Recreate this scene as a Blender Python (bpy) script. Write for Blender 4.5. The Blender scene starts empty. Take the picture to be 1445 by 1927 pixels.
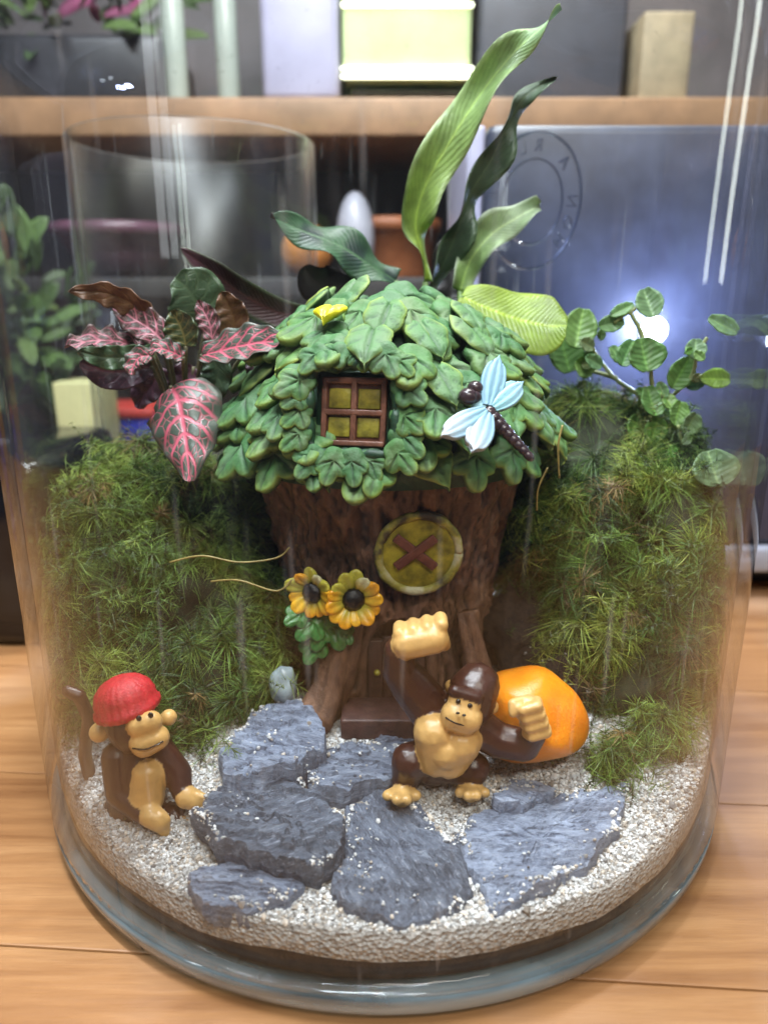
import bpy, bmesh, math, random
import numpy as np
from mathutils import Vector, Matrix, noise

random.seed(7); RNG = np.random.default_rng(7)
S = 0.01                                    # everything below is written in centimetres
sc = bpy.context.scene
COL = sc.collection

# ------------------------------------------------------------------ camera
CY, CZ, PITCH, FPX = -22.5, 15.0, math.radians(16.5), 1391.0
cam_d = bpy.data.cameras.new('camera'); cam = bpy.data.objects.new('camera', cam_d); COL.objects.link(cam)
cam.location = (0, CY*S, CZ*S); cam.rotation_euler = (math.radians(90)-PITCH, 0, 0)
cam_d.sensor_fit = 'VERTICAL'; cam_d.sensor_height = 36; cam_d.sensor_width = 27
cam_d.lens = FPX/1927*36
cam_d.clip_start = 0.01; cam_d.clip_end = 20
cam_d.dof.use_dof = True; cam_d.dof.focus_distance = 0.19; cam_d.dof.aperture_fstop = 9.5
sc.camera = cam
# ------------------------------------------------------------------ world, lamps, exposure (indoors, evening)
w = bpy.data.worlds.new('World'); sc.world = w; w.use_nodes = True
w.node_tree.nodes['Background'].inputs[0].default_value = (0.62, 0.66, 0.78, 1)
w.node_tree.nodes['Background'].inputs[1].default_value = 0.16
def lamp(name, loc, target, sx, sy, power, col):
    d = bpy.data.lights.new(name, 'AREA'); d.shape = 'RECTANGLE'; d.size = sx*S; d.size_y = sy*S
    d.energy = power; d.color = col
    o = bpy.data.objects.new(name, d); COL.objects.link(o)
    o.location = Vector(loc)*S
    o.rotation_euler = (Vector(target)-Vector(loc)).to_track_quat('-Z', 'Y').to_euler()
    return o
lamp('ceiling_tube_lamp', (-9, -12, 58), (-1, -3, 5), 44, 2.5, 4.4, (0.86, 0.92, 1.0))
lamp('ceiling_tube_lamp', (-2, -1, 60), (0, -2, 5), 44, 2.5, 4.0, (0.88, 0.93, 1.0))
lamp('front_fill_lamp', (14, -50, 66), (0, 0, 6), 36, 10, 3.6, (1.0, 0.93, 0.84))  # unseen fill added to brighten the front of the jar
lamp('streak_lamp', (-46, -40, 34), (0, 0, 12), 2.4, 34, 0.22, (0.92, 0.96, 1.0))  # unseen, added to draw a bright upright streak on the jar's left
lamp('streak_lamp', (52, -6, 30), (0, 0, 12), 1.6, 30, 0.20, (0.92, 1.0, 0.92))  # likewise added, for the streak along the right edge
lamp('shelf_lamp', (12, 20, 70), (4, 34, 20), 40, 5, 3.5, (1.0, 0.97, 0.9))
vs = sc.view_settings
vs.view_transform = 'Standard'; vs.look = 'None'; vs.exposure = 0.0; vs.gamma = 1.0; vs.use_curve_mapping = False
cy = sc.cycles
cy.use_denoising = True; cy.use_adaptive_sampling = True; cy.adaptive_threshold = 0.03; cy.adaptive_min_samples = 16; cy.max_bounces = 8; cy.transparent_max_bounces = 40
cy.transmission_bounces = 8; cy.glossy_bounces = 3; cy.diffuse_bounces = 2
cy.sample_clamp_indirect = 6.0; cy.caustics_reflective = False; cy.caustics_refractive = True

# ------------------------------------------------------------------ geometry helpers
FW = np.array([0, math.cos(PITCH), -math.sin(PITCH)]); UP = np.array([0, math.sin(PITCH), math.cos(PITCH)])
CAM = np.array([0, CY, CZ])
def ray(px, py):
    return FW + np.array([1, 0, 0])*(px-722.5)/FPX + UP*(963.5-py)/FPX
def P(px, py, Y):                            # the point at depth Y that stands at a spot of the photograph
    d = ray(px, py); return CAM + d*((Y-CY)/d[1])
def Pz(px, py, z):
    d = ray(px, py); return CAM + d*((z-CZ)/d[2])
def Pp(px, py, p0, n):
    d = ray(px, py); return CAM + d*(np.dot(np.array(p0)-CAM, n)/np.dot(d, n))
def nrm(v):
    v = np.asarray(v, float); return v/max(np.linalg.norm(v), 1e-9)
def fbm(x, y, z, o=4):
    return noise.fractal(Vector((x, y, z)), 1.0, 2.1, o)
def nz(x, y, z):
    return noise.noise(Vector((x, y, z)))
def sstep(a, b, x):
    t = min(1, max(0, (x-a)/(b-a))); return t*t*(3-2*t)

ORG = {}
def origin(o):
    return ORG.get(o.name, np.zeros(3)) if o is not None else np.zeros(3)
def make_mesh(name, V, F, mat=None, uv=None, col=None, smooth=True):
    V = np.asarray(V, float)
    me = bpy.data.meshes.new(name)
    me.from_pydata((V*S).tolist(), [], F if isinstance(F, list) else F.tolist())
    if smooth: me.polygons.foreach_set('use_smooth', np.ones(len(me.polygons), bool))
    if uv is not None:
        li = np.zeros(len(me.loops), int); me.loops.foreach_get('vertex_index', li)
        l = me.uv_layers.new(name='UVMap'); l.data.foreach_set('uv', np.asarray(uv, float)[li].ravel())
    if col is not None:
        c = np.ones((len(V), 4)); c[:, :3] = col
        a = me.color_attributes.new('Col', 'FLOAT_COLOR', 'POINT'); a.data.foreach_set('color', c.ravel())
    if mat is not None: me.materials.append(mat)
    me.update()
    return me
def mk(name, V, F, mat, parent=None, uv=None, col=None, smooth=True, base=None):
    """one mesh object from world coordinates in cm; base = its own origin"""
    b = np.asarray(base, float) if base is not None else origin(parent)
    me = make_mesh(name, np.asarray(V, float)-b, F, mat, uv, col, smooth)
    o = bpy.data.objects.new(name, me); COL.objects.link(o)
    if parent is not None: o.parent = parent
    o.location = (b-origin(parent))*S
    ORG[o.name] = b
    return o
def empty(name, loc):
    o = bpy.data.objects.new(name, None); COL.objects.link(o); o.empty_display_size = 0.01
    o.location = np.asarray(loc)*S; ORG[o.name] = np.asarray(loc, float); return o
def inst(name, me, M, parent):
    """object sharing mesh me, M = world matrix in cm"""
    o = bpy.data.objects.new(name, me); COL.objects.link(o); o.parent = parent
    b = np.array(M.translation)
    M2 = M.copy(); M2.translation = Vector((b-origin(parent))*S); o.matrix_basis = M2
    ORG[o.name] = b
    return o
def frame(loc, x, y, z, s=1.0):
    M = Matrix.Identity(4)
    for i, a in enumerate((x, y, z)):
        for r in range(3): M[r][i] = a[r]*s
    M.translation = Vector(loc); return M
def tag(o, label, cat=None, group=None, kind=None):
    if label: o['label'] = label
    if cat: o['category'] = cat
    if group: o['group'] = group
    if kind: o['kind'] = kind
    return o

class MB:
    def __init__(s): s.V = []; s.F = []; s.C = []
    def add(s, V, F, c=None):
        n = len(s.V); V = [tuple(map(float, v)) for v in V]
        s.V += V; s.F += [tuple(i+n for i in f) for f in F]
        s.C += [c if c is not None else (1, 1, 1)]*len(V)
        return s
    def build(s, name, mat, parent=None, smooth=True, base=None, col=False):
        return mk(name, s.V, s.F, mat, parent, None, np.array(s.C) if col else None, smooth, base)
def box(c, sx, sy, sz, bev=0.0, M=None):
    """bevelled box vertices + faces centred at c"""
    bm = bmesh.new(); bmesh.ops.create_cube(bm, size=1)
    for v in bm.verts: v.co = Vector((v.co.x*sx, v.co.y*sy, v.co.z*sz))
    if bev > 0: bmesh.ops.bevel(bm, geom=bm.edges[:], offset=bev, segments=2, profile=0.6, affect='EDGES')
    V = [np.array(v.co) for v in bm.verts]; bm.verts.index_update()
    F = [tuple(v.index for v in f.verts) for f in bm.faces]; bm.free()
    if M is not None: V = [np.array(M.to_3x3() @ Vector(v)) for v in V]
    return [v+np.array(c) for v in V], F
def lathe(prof, n=64, c=(0, 0, 0), closed=False):
    V = []; F = []; m = len(prof)
    for i in range(n):
        a = 2*math.pi*i/n
        for r, z in prof: V.append((c[0]+r*math.cos(a), c[1]+r*math.sin(a), c[2]+z))
    for i in range(n):
        j = (i+1) % n
        for k in range(m if closed else m-1):
            k2 = (k+1) % m
            F.append((i*m+k, j*m+k, j*m+k2, i*m+k2))
    return V, F
def tube(path, rad, n=8):
    path = [np.asarray(p, float) for p in path]; m = len(path)
    rad = rad if hasattr(rad, '__len__') else [rad]*m
    V = []; F = []; prev = None
    for i, p in enumerate(path):
        t = nrm(path[min(i+1, m-1)]-path[max(i-1, 0)])
        if prev is None: prev = nrm(np.cross(t, (0.3, 0.9, 0.2)))
        s = nrm(prev-np.dot(prev, t)*t); prev = s; b = np.cross(t, s)
        for k in range(n):
            a = 2*math.pi*k/n; V.append(p+(s*math.cos(a)+b*math.sin(a))*rad[i])
    for i in range(m-1):
        for k in range(n):
            F.append((i*n+k, i*n+(k+1) % n, (i+1)*n+(k+1) % n, (i+1)*n+k))
    F.append(tuple(range(n))[::-1]); F.append(tuple((m-1)*n+k for k in range(n)))
    return V, F
def spline(pts, n):
    pts = [np.asarray(p, float) for p in pts]; m = len(pts)
    out = []
    for i in range(n):
        t = i/(n-1)*(m-1); k = min(int(t), m-2); f = t-k
        p0, p1, p2, p3 = pts[max(k-1, 0)], pts[k], pts[k+1], pts[min(k+2, m-1)]
        out.append(0.5*((2*p1)+(p2-p0)*f+(2*p0-5*p1+4*p2-p3)*f*f+(3*p1-p0-3*p2+p3)*f**3))
    return out
def ico(sub=2):
    bm = bmesh.new(); bmesh.ops.create_icosphere(bm, subdivisions=sub, radius=1)
    bm.verts.index_update()
    V = np.array([v.co[:] for v in bm.verts]); F = [tuple(v.index for v in f.verts) for f in bm.faces]; bm.free()
    return V, F
ICO1, ICO2, ICO3, ICO4 = ico(1), ico(2), ico(3), ico(4)
def ellipsoid(c, r, sub=ICO2, axes=None):
    V = sub[0]*np.array(r)
    if axes is not None: V = V @ np.array(axes)
    return V+np.array(c), sub[1]

# ------------------------------------------------------------------ materials
class NT:
    def __init__(s, name):
        s.m = bpy.data.materials.new(name); s.m.use_nodes = True; s.t = s.m.node_tree
        s.b = s.t.nodes['Principled BSDF']; s.out = s.t.nodes['Material Output']
    def n(s, typ, **k):
        nd = s.t.nodes.new('ShaderNode'+typ)
        for a, v in k.items():
            if a.startswith('i_'):
                key = a[2:]; key = int(key) if key.isdigit() else key.replace('_', ' ')
                s.set(nd.inputs[key], v)
            else: setattr(nd, a, v)
        return nd
    def set(s, inp, v):
        if hasattr(v, 'is_output') or isinstance(v, bpy.types.NodeSocket): s.t.links.new(v, inp)
        else: inp.default_value = v
    def P(s, **k):
        for a, v in k.items(): s.set(s.b.inputs[a.replace('_', ' ')], v)
    def coord(s, sx=1, sy=1, sz=1, rot=(0, 0, 0), kind='Object'):
        c = s.n('TexCoord'); mp = s.n('Mapping'); s.t.links.new(c.outputs[kind], mp.inputs[0])
        k = 100.0 if kind == 'Object' else 1.0
        mp.inputs['Scale'].default_value = (sx*k, sy*k, sz*k); mp.inputs['Rotation'].default_value = rot
        return mp.outputs[0]
    def noise(s, vec, scale, detail=5, rough=0.55, dist=0.0):
        return s.n('TexNoise', i_Vector=vec, i_Scale=scale, i_Detail=detail, i_Roughness=rough, i_Distortion=dist).outputs['Fac']
    def ramp(s, fac, stops):
        r = s.n('ValToRGB'); s.set(r.inputs[0], fac); e = r.color_ramp.elements
        while len(e) < len(stops): e.new(0.5)
        for el, (p, c) in zip(e, stops): el.position = p; el.color = (*c, 1) if len(c) == 3 else c
        return r.outputs[0]
    def mix(s, fac, a, b, mode='MIX'):
        m = s.n('Mix', data_type='RGBA', blend_type=mode)
        s.set(m.inputs[0], fac)
        for i, v in ((6, a), (7, b)):
            s.set(m.inputs[i], (*v, 1) if isinstance(v, tuple) and len(v) == 3 else v)
        return m.outputs[2]
    def math(s, op, a, b=0.0, c=None):
        m = s.n('Math', operation=op); s.set(m.inputs[0], a); s.set(m.inputs[1], b)
        if c is not None: s.set(m.inputs[2], c)
        return m.outputs[0]
    def bump(s, h, strength=0.4, dist=0.05):
        bp = s.n('Bump', i_Strength=strength, i_Distance=dist*S, i_Height=h); s.P(Normal=bp.outputs[0])
def simple(name, col, rough=0.5, var=0.25, scale=3.0, bump=0.0, bscale=12.0, **k):
    t = NT(name); v = t.coord()
    f = t.noise(v, scale)
    lo = tuple(c*(1-var) for c in col); hi = tuple(min(1, c*(1+var)) for c in col)
    t.P(Base_Color=t.ramp(f, [(0.3, lo), (0.7, hi)]), Roughness=rough, **k)
    if bump: t.bump(t.noise(v, bscale, 6), bump, 0.05)
    return t.m
def colattr(name, rough=0.5, var=0.25, scale=6.0, bump=0.0, bscale=14.0, **k):
    t = NT(name); v = t.coord()
    a = t.n('Attribute', attribute_name='Col').outputs['Color']
    f = t.noise(v, scale)
    g = t.ramp(f, [(0.3, (1-var,)*3), (0.7, (1+var,)*3)])
    t.P(Base_Color=t.mix(1.0, a, g, 'MULTIPLY'), Roughness=rough, **k)
    if bump: t.bump(t.noise(v, bscale, 6), bump, 0.05)
    return t.m
def leafmat(name, rough=0.38, var=0.18, sss=0.0, trans=0.35, bscale=9.0):
    """thin leaf: colour attribute, some light through the blade"""
    t = NT(name); v = t.coord()
    a = t.n('Attribute', attribute_name='Col').outputs['Color']
    g = t.ramp(t.noise(v, 3.2), [(0.3, (1-var,)*3), (0.7, (1+var,)*3)])
    c = t.mix(1.0, a, g, 'MULTIPLY')
    t.P(Base_Color=c, Roughness=rough)
    t.bump(t.noise(v, bscale, 4), 0.25, 0.05)
    tr = t.n('BsdfTranslucent', i_Color=c)
    mx = t.n('MixShader', i_0=trans); t.t.links.new(t.b.outputs[0], mx.inputs[1]); t.t.links.new(tr.outputs[0], mx.inputs[2])
    t.t.links.new(mx.outputs[0], t.out.inputs[0])
    return t.m

def wood_mat():
    t = NT('maple_wood'); ri = t.n('ObjectInfo').outputs['Random']
    v0 = t.coord(0.10, 1.6, 1.6)
    off = t.n('VectorMath', operation='ADD'); t.set(off.inputs[0], v0)
    cmb = t.n('CombineXYZ'); sh = t.math('MULTIPLY', ri, 37.0); t.set(cmb.inputs[0], sh); t.set(cmb.inputs[1], sh)
    t.set(off.inputs[1], cmb.outputs[0]); v = off.outputs[0]
    f1 = t.noise(v, 0.55, 6, 0.6, 0.8); f2 = t.noise(v, 4.0, 6, 0.7, 0.2)
    v2 = t.coord(1, 1, 1); f3 = t.noise(v2, 0.12, 3)
    c1 = t.ramp(f1, [(0.28, (0.20, 0.085, 0.030)), (0.5, (0.35, 0.175, 0.068)), (0.72, (0.46, 0.255, 0.11))])
    c2 = t.mix(t.ramp(f2, [(0.44, (0, 0, 0)), (0.72, (0.85, 0.85, 0.85))]), c1, (0.30, 0.15, 0.06))
    tone = t.ramp(ri, [(0.0, (0.88, 0.84, 0.80)), (0.5, (1.0, 0.96, 0.9)), (1.0, (1.08, 1.06, 1.02))])
    c3 = t.mix(1.0, c2, tone, 'MULTIPLY')
    c4 = t.mix(t.ramp(f3, [(0.5, (0, 0, 0)), (0.7, (0.25, 0.25, 0.25))]), c3, (0.55, 0.40, 0.30))
    t.P(Base_Color=c4, Roughness=t.ramp(f1, [(0.2, (0.34,)*3), (0.8, (0.5,)*3)]))
    t.bump(f2, 0.3, 0.04)
    return t.m
def glass_wall(name, dusty, rough=0.012):
    """thin clear wall: light passes straight, mirror share by angle, a faint dusty film and painted reflection streaks outside"""
    t = NT(name); nt = t.t
    lw = t.n('LayerWeight', i_Blend=0.5).outputs['Facing']
    fr = t.math('MULTIPLY_ADD', t.math('POWER', lw, 4.6), 0.95, 0.022)
    tr = t.n('BsdfTransparent', i_Color=(0.975, 0.985, 0.98, 1)); gl = t.n('BsdfGlossy', i_Roughness=rough)
    first = tr
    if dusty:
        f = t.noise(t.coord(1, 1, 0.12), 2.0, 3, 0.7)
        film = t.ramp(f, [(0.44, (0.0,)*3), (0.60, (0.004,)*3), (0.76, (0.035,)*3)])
        f3 = t.noise(t.coord(1, 1, 0.05), 5.0, 1, 0.5)      # pale reflection streaks painted into the film
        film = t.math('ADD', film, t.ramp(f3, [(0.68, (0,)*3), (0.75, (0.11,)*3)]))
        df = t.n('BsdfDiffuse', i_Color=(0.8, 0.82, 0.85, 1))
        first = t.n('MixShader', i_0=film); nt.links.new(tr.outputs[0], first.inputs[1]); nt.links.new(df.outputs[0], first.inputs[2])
    m2 = t.n('MixShader', i_0=fr); nt.links.new(first.outputs[0], m2.inputs[1]); nt.links.new(gl.outputs[0], m2.inputs[2])
    nt.links.new(m2.outputs[0], t.out.inputs[0]); t.t.nodes.remove(t.b)
    return t.m
def thick_glass(name, col, rough=0.02):
    t = NT(name); t.P(Base_Color=(*col, 1), Roughness=rough, IOR=1.47, Transmission_Weight=1.0)
    t.bump(t.noise(t.coord(1, 1, 1), 1.2, 3), 0.15, 0.04); return t.m
def emit(name, col, st):
    t = NT(name); t.P(Base_Color=(0.8, 0.8, 0.8, 1), Emission_Color=(*col, 1), Emission_Strength=st); return t.m

M_wood = wood_mat()
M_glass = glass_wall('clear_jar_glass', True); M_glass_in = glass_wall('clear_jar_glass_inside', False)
def base_glass():
    """heavy foot of the jar: clear, glossy, bluish reflected light painted in milky patches"""
    t = NT('blue_lit_base_glass'); nt = t.t
    lw = t.n('LayerWeight', i_Blend=0.5).outputs['Facing']
    fr = t.math('MULTIPLY_ADD', t.math('POWER', lw, 3.2), 0.78, 0.12)
    gl = t.n('BsdfGlossy', i_Roughness=0.06); rf = t.n('BsdfTransparent', i_Color=(0.86, 0.93, 0.96, 1))
    tl = t.n('BsdfTranslucent', i_Color=(0.60, 0.82, 0.92, 1)); df = t.n('BsdfDiffuse', i_Color=(0.54, 0.76, 0.88, 1))  # blue of reflected light painted in as the glass's own colour
    m0 = t.n('MixShader', i_0=0.5); nt.links.new(tl.outputs[0], m0.inputs[1]); nt.links.new(df.outputs[0], m0.inputs[2])
    f = t.noise(t.coord(0.35, 0.35, 2.0), 0.8, 3, 0.5)
    m1 = t.n('MixShader', i_0=t.ramp(f, [(0.38, (0.12,)*3), (0.60, (0.55,)*3)])); nt.links.new(rf.outputs[0], m1.inputs[1]); nt.links.new(m0.outputs[0], m1.inputs[2])
    m2 = t.n('MixShader', i_0=fr); nt.links.new(m1.outputs[0], m2.inputs[1]); nt.links.new(gl.outputs[0], m2.inputs[2])
    nt.links.new(m2.outputs[0], t.out.inputs[0]); nt.nodes.remove(t.b); return t.m
M_base = base_glass()

# ================================================================== THE SETTING: table of joined planks
R, WALL = 10.6, 0.34; RI = R-WALL
table = empty('table', (0, 0, 0)); tag(table, None, None, None, 'structure')
seams = [-32, -24.2, -16.4, -9.05, -2.6, 4.3, 11.5, 19.1, 26.6, 33.9, 41.5]
rot = -0.068                                  # the boards run slightly off square to the lens
for i in range(len(seams)-1):
    y0, y1 = seams[i], seams[i+1]
    cuts = [-60] + sorted([(-17.5, 9.7, -31, 24, -9, 33, -22, 14, -38, 5)[i]]) + [60]
    for a, b in zip(cuts[:-1], cuts[1:]):
        V, F = box(((a+b)/2, (y0+y1)/2, -1.5), (b-a)-0.03, (y1-y0)-0.035, 3.0, 0.05)
        V = [np.array((v[0]*math.cos(rot)-v[1]*math.sin(rot), v[0]*math.sin(rot)+v[1]*math.cos(rot), v[2])) for v in V]
        mk('plank', V, F, M_wood, table, smooth=False)

# ================================================================== THE JAR
jar = empty('glass_jar', (0, 0, 0))
tag(jar, 'large clear glass jar holding the moss garden on the wooden table', 'jar')
outer = [(R-0.03, 0.86), (R, 1.2), (R, 1.6)]+[(R, z) for z in np.arange(2.4, 20.4, 0.8)]+[(R-0.03, 20.6), (R-0.10, 21.1), (R-0.25, 21.6), (R-0.50, 22.1), (R-0.85, 22.6), (R-1.3, 23.1), (R-1.9, 23.6), (R-2.6, 24.05), (R-3.2, 24.4), (R-3.7, 24.8), (R-3.95, 25.4), (R-4.0, 26.2), (R-3.9, 28.0)]
inner = [(r-WALL if z > 1.2 else r-WALL-0.15*(1.2-z), z+0.02*(z < 1)) for r, z in outer]
V, F = lathe(outer+inner[::-1], 160, closed=True)
V = [np.array(v)*np.array((1+0.0016*nz(v[0]*0.45, v[1]*0.45, v[2]*0.22), 1+0.0016*nz(v[0]*0.45+9, v[1]*0.45, v[2]*0.22), 1)) for v in V]
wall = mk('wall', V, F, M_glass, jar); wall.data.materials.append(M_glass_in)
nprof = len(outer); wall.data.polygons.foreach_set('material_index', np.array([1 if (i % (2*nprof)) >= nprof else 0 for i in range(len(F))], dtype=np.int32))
V, F = lathe([(0.001, 0.02), (9.6, 0.02), (10.0, 0.03), (10.32, 0.12), (10.52, 0.34), (10.575, 0.62), (10.57, 0.85), (10.25, 0.85), (10.12, 0.70), (9.8, 0.62), (0.001, 0.60)], 160)
mk('base', V, F, M_base, jar)
# embossed maker's stamp on the far side of the jar
M_stamp = thick_glass('embossed_glass', (0.62, 0.66, 0.74), 0.08)
sp = P(1018, 385, R-0.9); sph = math.atan2(sp[0], sp[1])
def on_wall(u, v, out=0.0):                   # u, v in cm on the unrolled far wall around the stamp
    a = sph+u/R; return np.array(((R+out)*math.sin(a), (R+out)*math.cos(a), sp[2]+v))
stamp = MB()
for rr, th in ((2.05, 0.06), (1.28, 0.05)):
    pts = [on_wall(rr*math.cos(t), rr*math.sin(t)*1.22, 0.0) for t in np.linspace(0, 2*math.pi, 73)]
    stamp.add(*tube(pts, th, 6))
def letter(ch, size):
    c = bpy.data.curves.new('t', 'FONT'); c.body = ch; c.size = size; c.extrude = 0.04; c.align_x = 'CENTER'; c.align_y = 'CENTER'
    o = bpy.data.objects.new('t', c); COL.objects.link(o)
    dg = bpy.context.evaluated_depsgraph_get(); me = o.evaluated_get(dg).to_mesh()
    V = [np.array(v.co) for v in me.vertices]; F = [tuple(p.vertices) for p in me.polygons]
    o.evaluated_get(dg).to_mesh_clear(); bpy.data.objects.remove(o); bpy.data.curves.remove(c)
    return V, F
txt = 'MON A RLVBEERI'
for i, ch in enumerate(txt):
    if ch == ' ': continue
    V, F = letter(ch, 0.52); W = []
    for v in V:
        ang = math.radians(225)-i*math.radians(21.5)
        lx, ly = v[0], v[1]; ca, sa = math.cos(ang-math.pi/2), math.sin(ang-math.pi/2)
        ux = 1.66*math.cos(ang)+lx*ca-ly*sa; uy = 1.66*math.sin(ang)+lx*sa+ly*ca
        W.append(on_wall(-ux, uy*1.22, 0.02+v[2]))
    stamp.add(W, F)
stamp.build('embossed_stamp', M_stamp, jar, smooth=False)

# ================================================================== SOIL AND SAND
def gh(x, y):
    h = 2.1+1.0*sstep(-8.8, -3.2, y)+0.35*sstep(4.5, 9, abs(x))*sstep(-5.5, -1, y)
    return h+0.10*nz(x*0.5, y*0.5, 3.1)+0.05*nz(x*1.7, y*1.7, 8.1)
def soil_line(a):                              # height where the sand begins against the wall
    return 1.36+0.16*nz(math.cos(a)*3, math.sin(a)*3, 2)+0.10*nz(math.cos(a)*9, math.sin(a)*9, 5)+0.30*max(0, -math.cos(a)-0.45)+0.12*max(0, math.cos(a)-0.6)
NA, NR = 240, 60
def disc_bed(name, top, low, mat, rad):
    V = []; F = []
    for i in range(NA):
        a = 2*math.pi*i/NA
        for k in range(NR):
            r = rad*(k+0.02)/(NR-1); x, y = r*math.cos(a), r*math.sin(a)
            V.append((x, y, top(x, y, a)))
        rr = rad+0.02*nz(math.cos(a)*20, math.sin(a)*20, 1)
        V.append((rr*math.cos(a), rr*math.sin(a), low(a)))
    m = NR+1
    for i in range(NA):
        j = (i+1) % NA
        for k in range(m-1): F.append((i*m+k, i*m+k+1, j*m+k+1, j*m+k))
    return mk(name, V, F, mat)
t = NT('black_potting_soil'); v = t.coord(); f = t.noise(v, 3.0, 8, 0.7)
t.P(Base_Color=t.ramp(f, [(0.35, (0.010, 0.007, 0.006)), (0.6, (0.035, 0.022, 0.016)), (0.8, (0.09, 0.055, 0.035))]), Roughness=0.85); t.bump(f, 0.9, 0.2)
M_soil = t.m
t = NT('white_quartz_sand'); v = t.coord(); f = t.noise(v, 7.0, 6, 0.7); vo = t.n('TexVoronoi', i_Vector=v, i_Scale=9.0)
t.P(Base_Color=t.ramp(f, [(0.3, (0.15, 0.13, 0.115)), (0.5, (0.42, 0.39, 0.36)), (0.7, (0.62, 0.60, 0.57))]), Roughness=0.6); t.bump(vo.outputs['Distance'], 1.0, 0.12)
M_sandbed = t.m
t = NT('quartz_grain'); a = t.n('Attribute', attribute_name='Col').outputs['Color']
t.P(Base_Color=a, Roughness=0.35, Subsurface_Weight=0.25, Subsurface_Scale=0.0006, Subsurface_Radius=(1, 1, 1))
M_grain = t.m
soil = disc_bed('soil', lambda x, y, a: 1.2, lambda a: 0.78, M_soil, RI-0.42)
tag(soil, 'dark potting soil filling the bottom of the jar', 'soil', None, 'stuff')
sand = disc_bed('sand', lambda x, y, a: gh(x, y), soil_line, M_sandbed, RI-0.10)
tag(sand, 'white quartz sand spread over the floor of the jar', 'sand', None, 'stuff')
# dark soil showing through under the sand, against the glass
V = []; F = []
for i in range(NA):
    a = 2*math.pi*i/NA
    for k, (r, z) in enumerate(((RI-0.5, 0.74), (RI-0.16, 0.86), (RI-0.13, 1.1), (RI-0.13, soil_line(a)+0.02))):
        V.append((r*math.cos(a), r*math.sin(a), z))
for i in range(NA):
    j = (i+1) % NA
    for k in range(3): F.append((i*4+k, j*4+k, j*4+k+1, i*4+k+1))
mk('soil_edge', V, F, M_soil, soil)

# ================================================================== SLATES
t = NT('blue_grey_slate'); ri = t.n('ObjectInfo').outputs['Random']
vr = t.n('VectorRotate', rotation_type='Z_AXIS', i_Vector=t.coord(), i_Angle=t.math('MULTIPLY_ADD', ri, 1.6, -0.5)).outputs[0]
def along(k):
    m = t.n('Mapping'); t.set(m.inputs[0], vr); m.inputs['Scale'].default_value = (1.0, k, k); return m.outputs[0]
f = t.noise(along(2.4), 1.1, 10, 0.80, 0.5)
v1 = t.coord(); f1 = t.noise(v1, 0.8, 5); f2 = t.noise(v1, 9.0, 5, 0.7)
c = t.ramp(f, [(0.28, (0.06, 0.07, 0.10)), (0.42, (0.15, 0.175, 0.25)), (0.56, (0.27, 0.31, 0.43)), (0.70, (0.46, 0.51, 0.64))])
c = t.mix(t.ramp(f1, [(0.50, (0.0,)*3), (0.70, (0.55,)*3)]), c, (0.07, 0.08, 0.11))
c = t.mix(t.ramp(f2, [(0.62, (0,)*3), (0.74, (0.5,)*3)]), c, (0.42, 0.45, 0.52))
c = t.mix(1.0, c, t.ramp(t.math('FRACT', t.math('MULTIPLY', ri, 7.3)), [(0, (0.70, 0.72, 0.68)), (1, (1.75, 1.78, 1.72))]), 'MULTIPLY')
st = t.noise(along(5.0), 2.0, 8, 0.78, 0.25)
c = t.mix(t.ramp(st, [(0.37, (0.75,)*3), (0.45, (0,)*3)]), c, (0.035, 0.04, 0.058))
c = t.mix(t.ramp(st, [(0.55, (0,)*3), (0.64, (0.75,)*3)]), c, (0.52, 0.57, 0.70))
t.P(Base_Color=c, Roughness=0.5); t.bump(t.math('ADD', f, st), 0.8, 0.20); M_slate = t.m
SL = []
def slate(pix, z, thick, label, tilt=(0, 0), seed=0, lay=0.10):
    pts = [Pz(px, py, z)[:2] for px, py in pix]; c = np.mean(pts, 0)
    n = len(pts); M = 120; out = []
    for i in range(M):
        tt = i/M*n; k = int(tt); f = tt-k
        p = pts[k]*(1-f)+pts[(k+1) % n]*f
        q = 0.5*(pts[k]+pts[(k+1) % n])
        e = nz(p[0]*1.6+seed, p[1]*1.6, 1)*0.16+nz(p[0]*4+seed, p[1]*4, 4)*0.10+nz(p[0]*9+seed, p[1]*9, 4)*0.05
        d = p-c; out.append(p+d/np.linalg.norm(d)*e)
    V = []; F = []; K = 22
    def top(x, y):
        h = fbm(x*0.5+seed, y*1.7+0.3*x, seed, 4)*(0.10+0.22*thick)
        q = math.floor((h+0.05*nz(x*3, y*3, seed))/lay)*lay
        return z+thick*0.15+1.1*q+0.35*h+tilt[0]*(x-c[0])+tilt[1]*(y-c[1])+0.03*nz(x*6, y*9, seed)
    V.append((c[0], c[1], top(*c)))
    rings = [((k+1)/K, 0) for k in range(K)]+[(1.02, 0.22), (1.03, 0.5), (0.99, 0.75), (0.93, 1.0)]
    for fr, dn in rings:
        for i in range(M):
            p = c+(out[i]-c)*fr
            if dn > 0: p = p+(out[i]-c)*0.03*nz(i*0.5, dn*7, seed)
            zz = top(*p)
            if dn == 0 and fr > 0.9: zz -= 0.06*thick*(fr-0.9)*10
            V.append((p[0], p[1], zz-dn*(thick+0.25)))
    for i in range(M):
        F.append((0, 1+i, 1+(i+1) % M))
        for r in range(len(rings)-1):
            a = 1+r*M; b = a+M
            F.append((a+i, b+i, b+(i+1) % M, a+(i+1) % M))
    o = mk('slate_stone', V, F, M_slate, base=(c[0], c[1], z-thick), smooth=False); tag(o, label, 'stone', 'blue grey slate stones in the sand')
    SL.append((np.array(out), z, label)); return o
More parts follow.
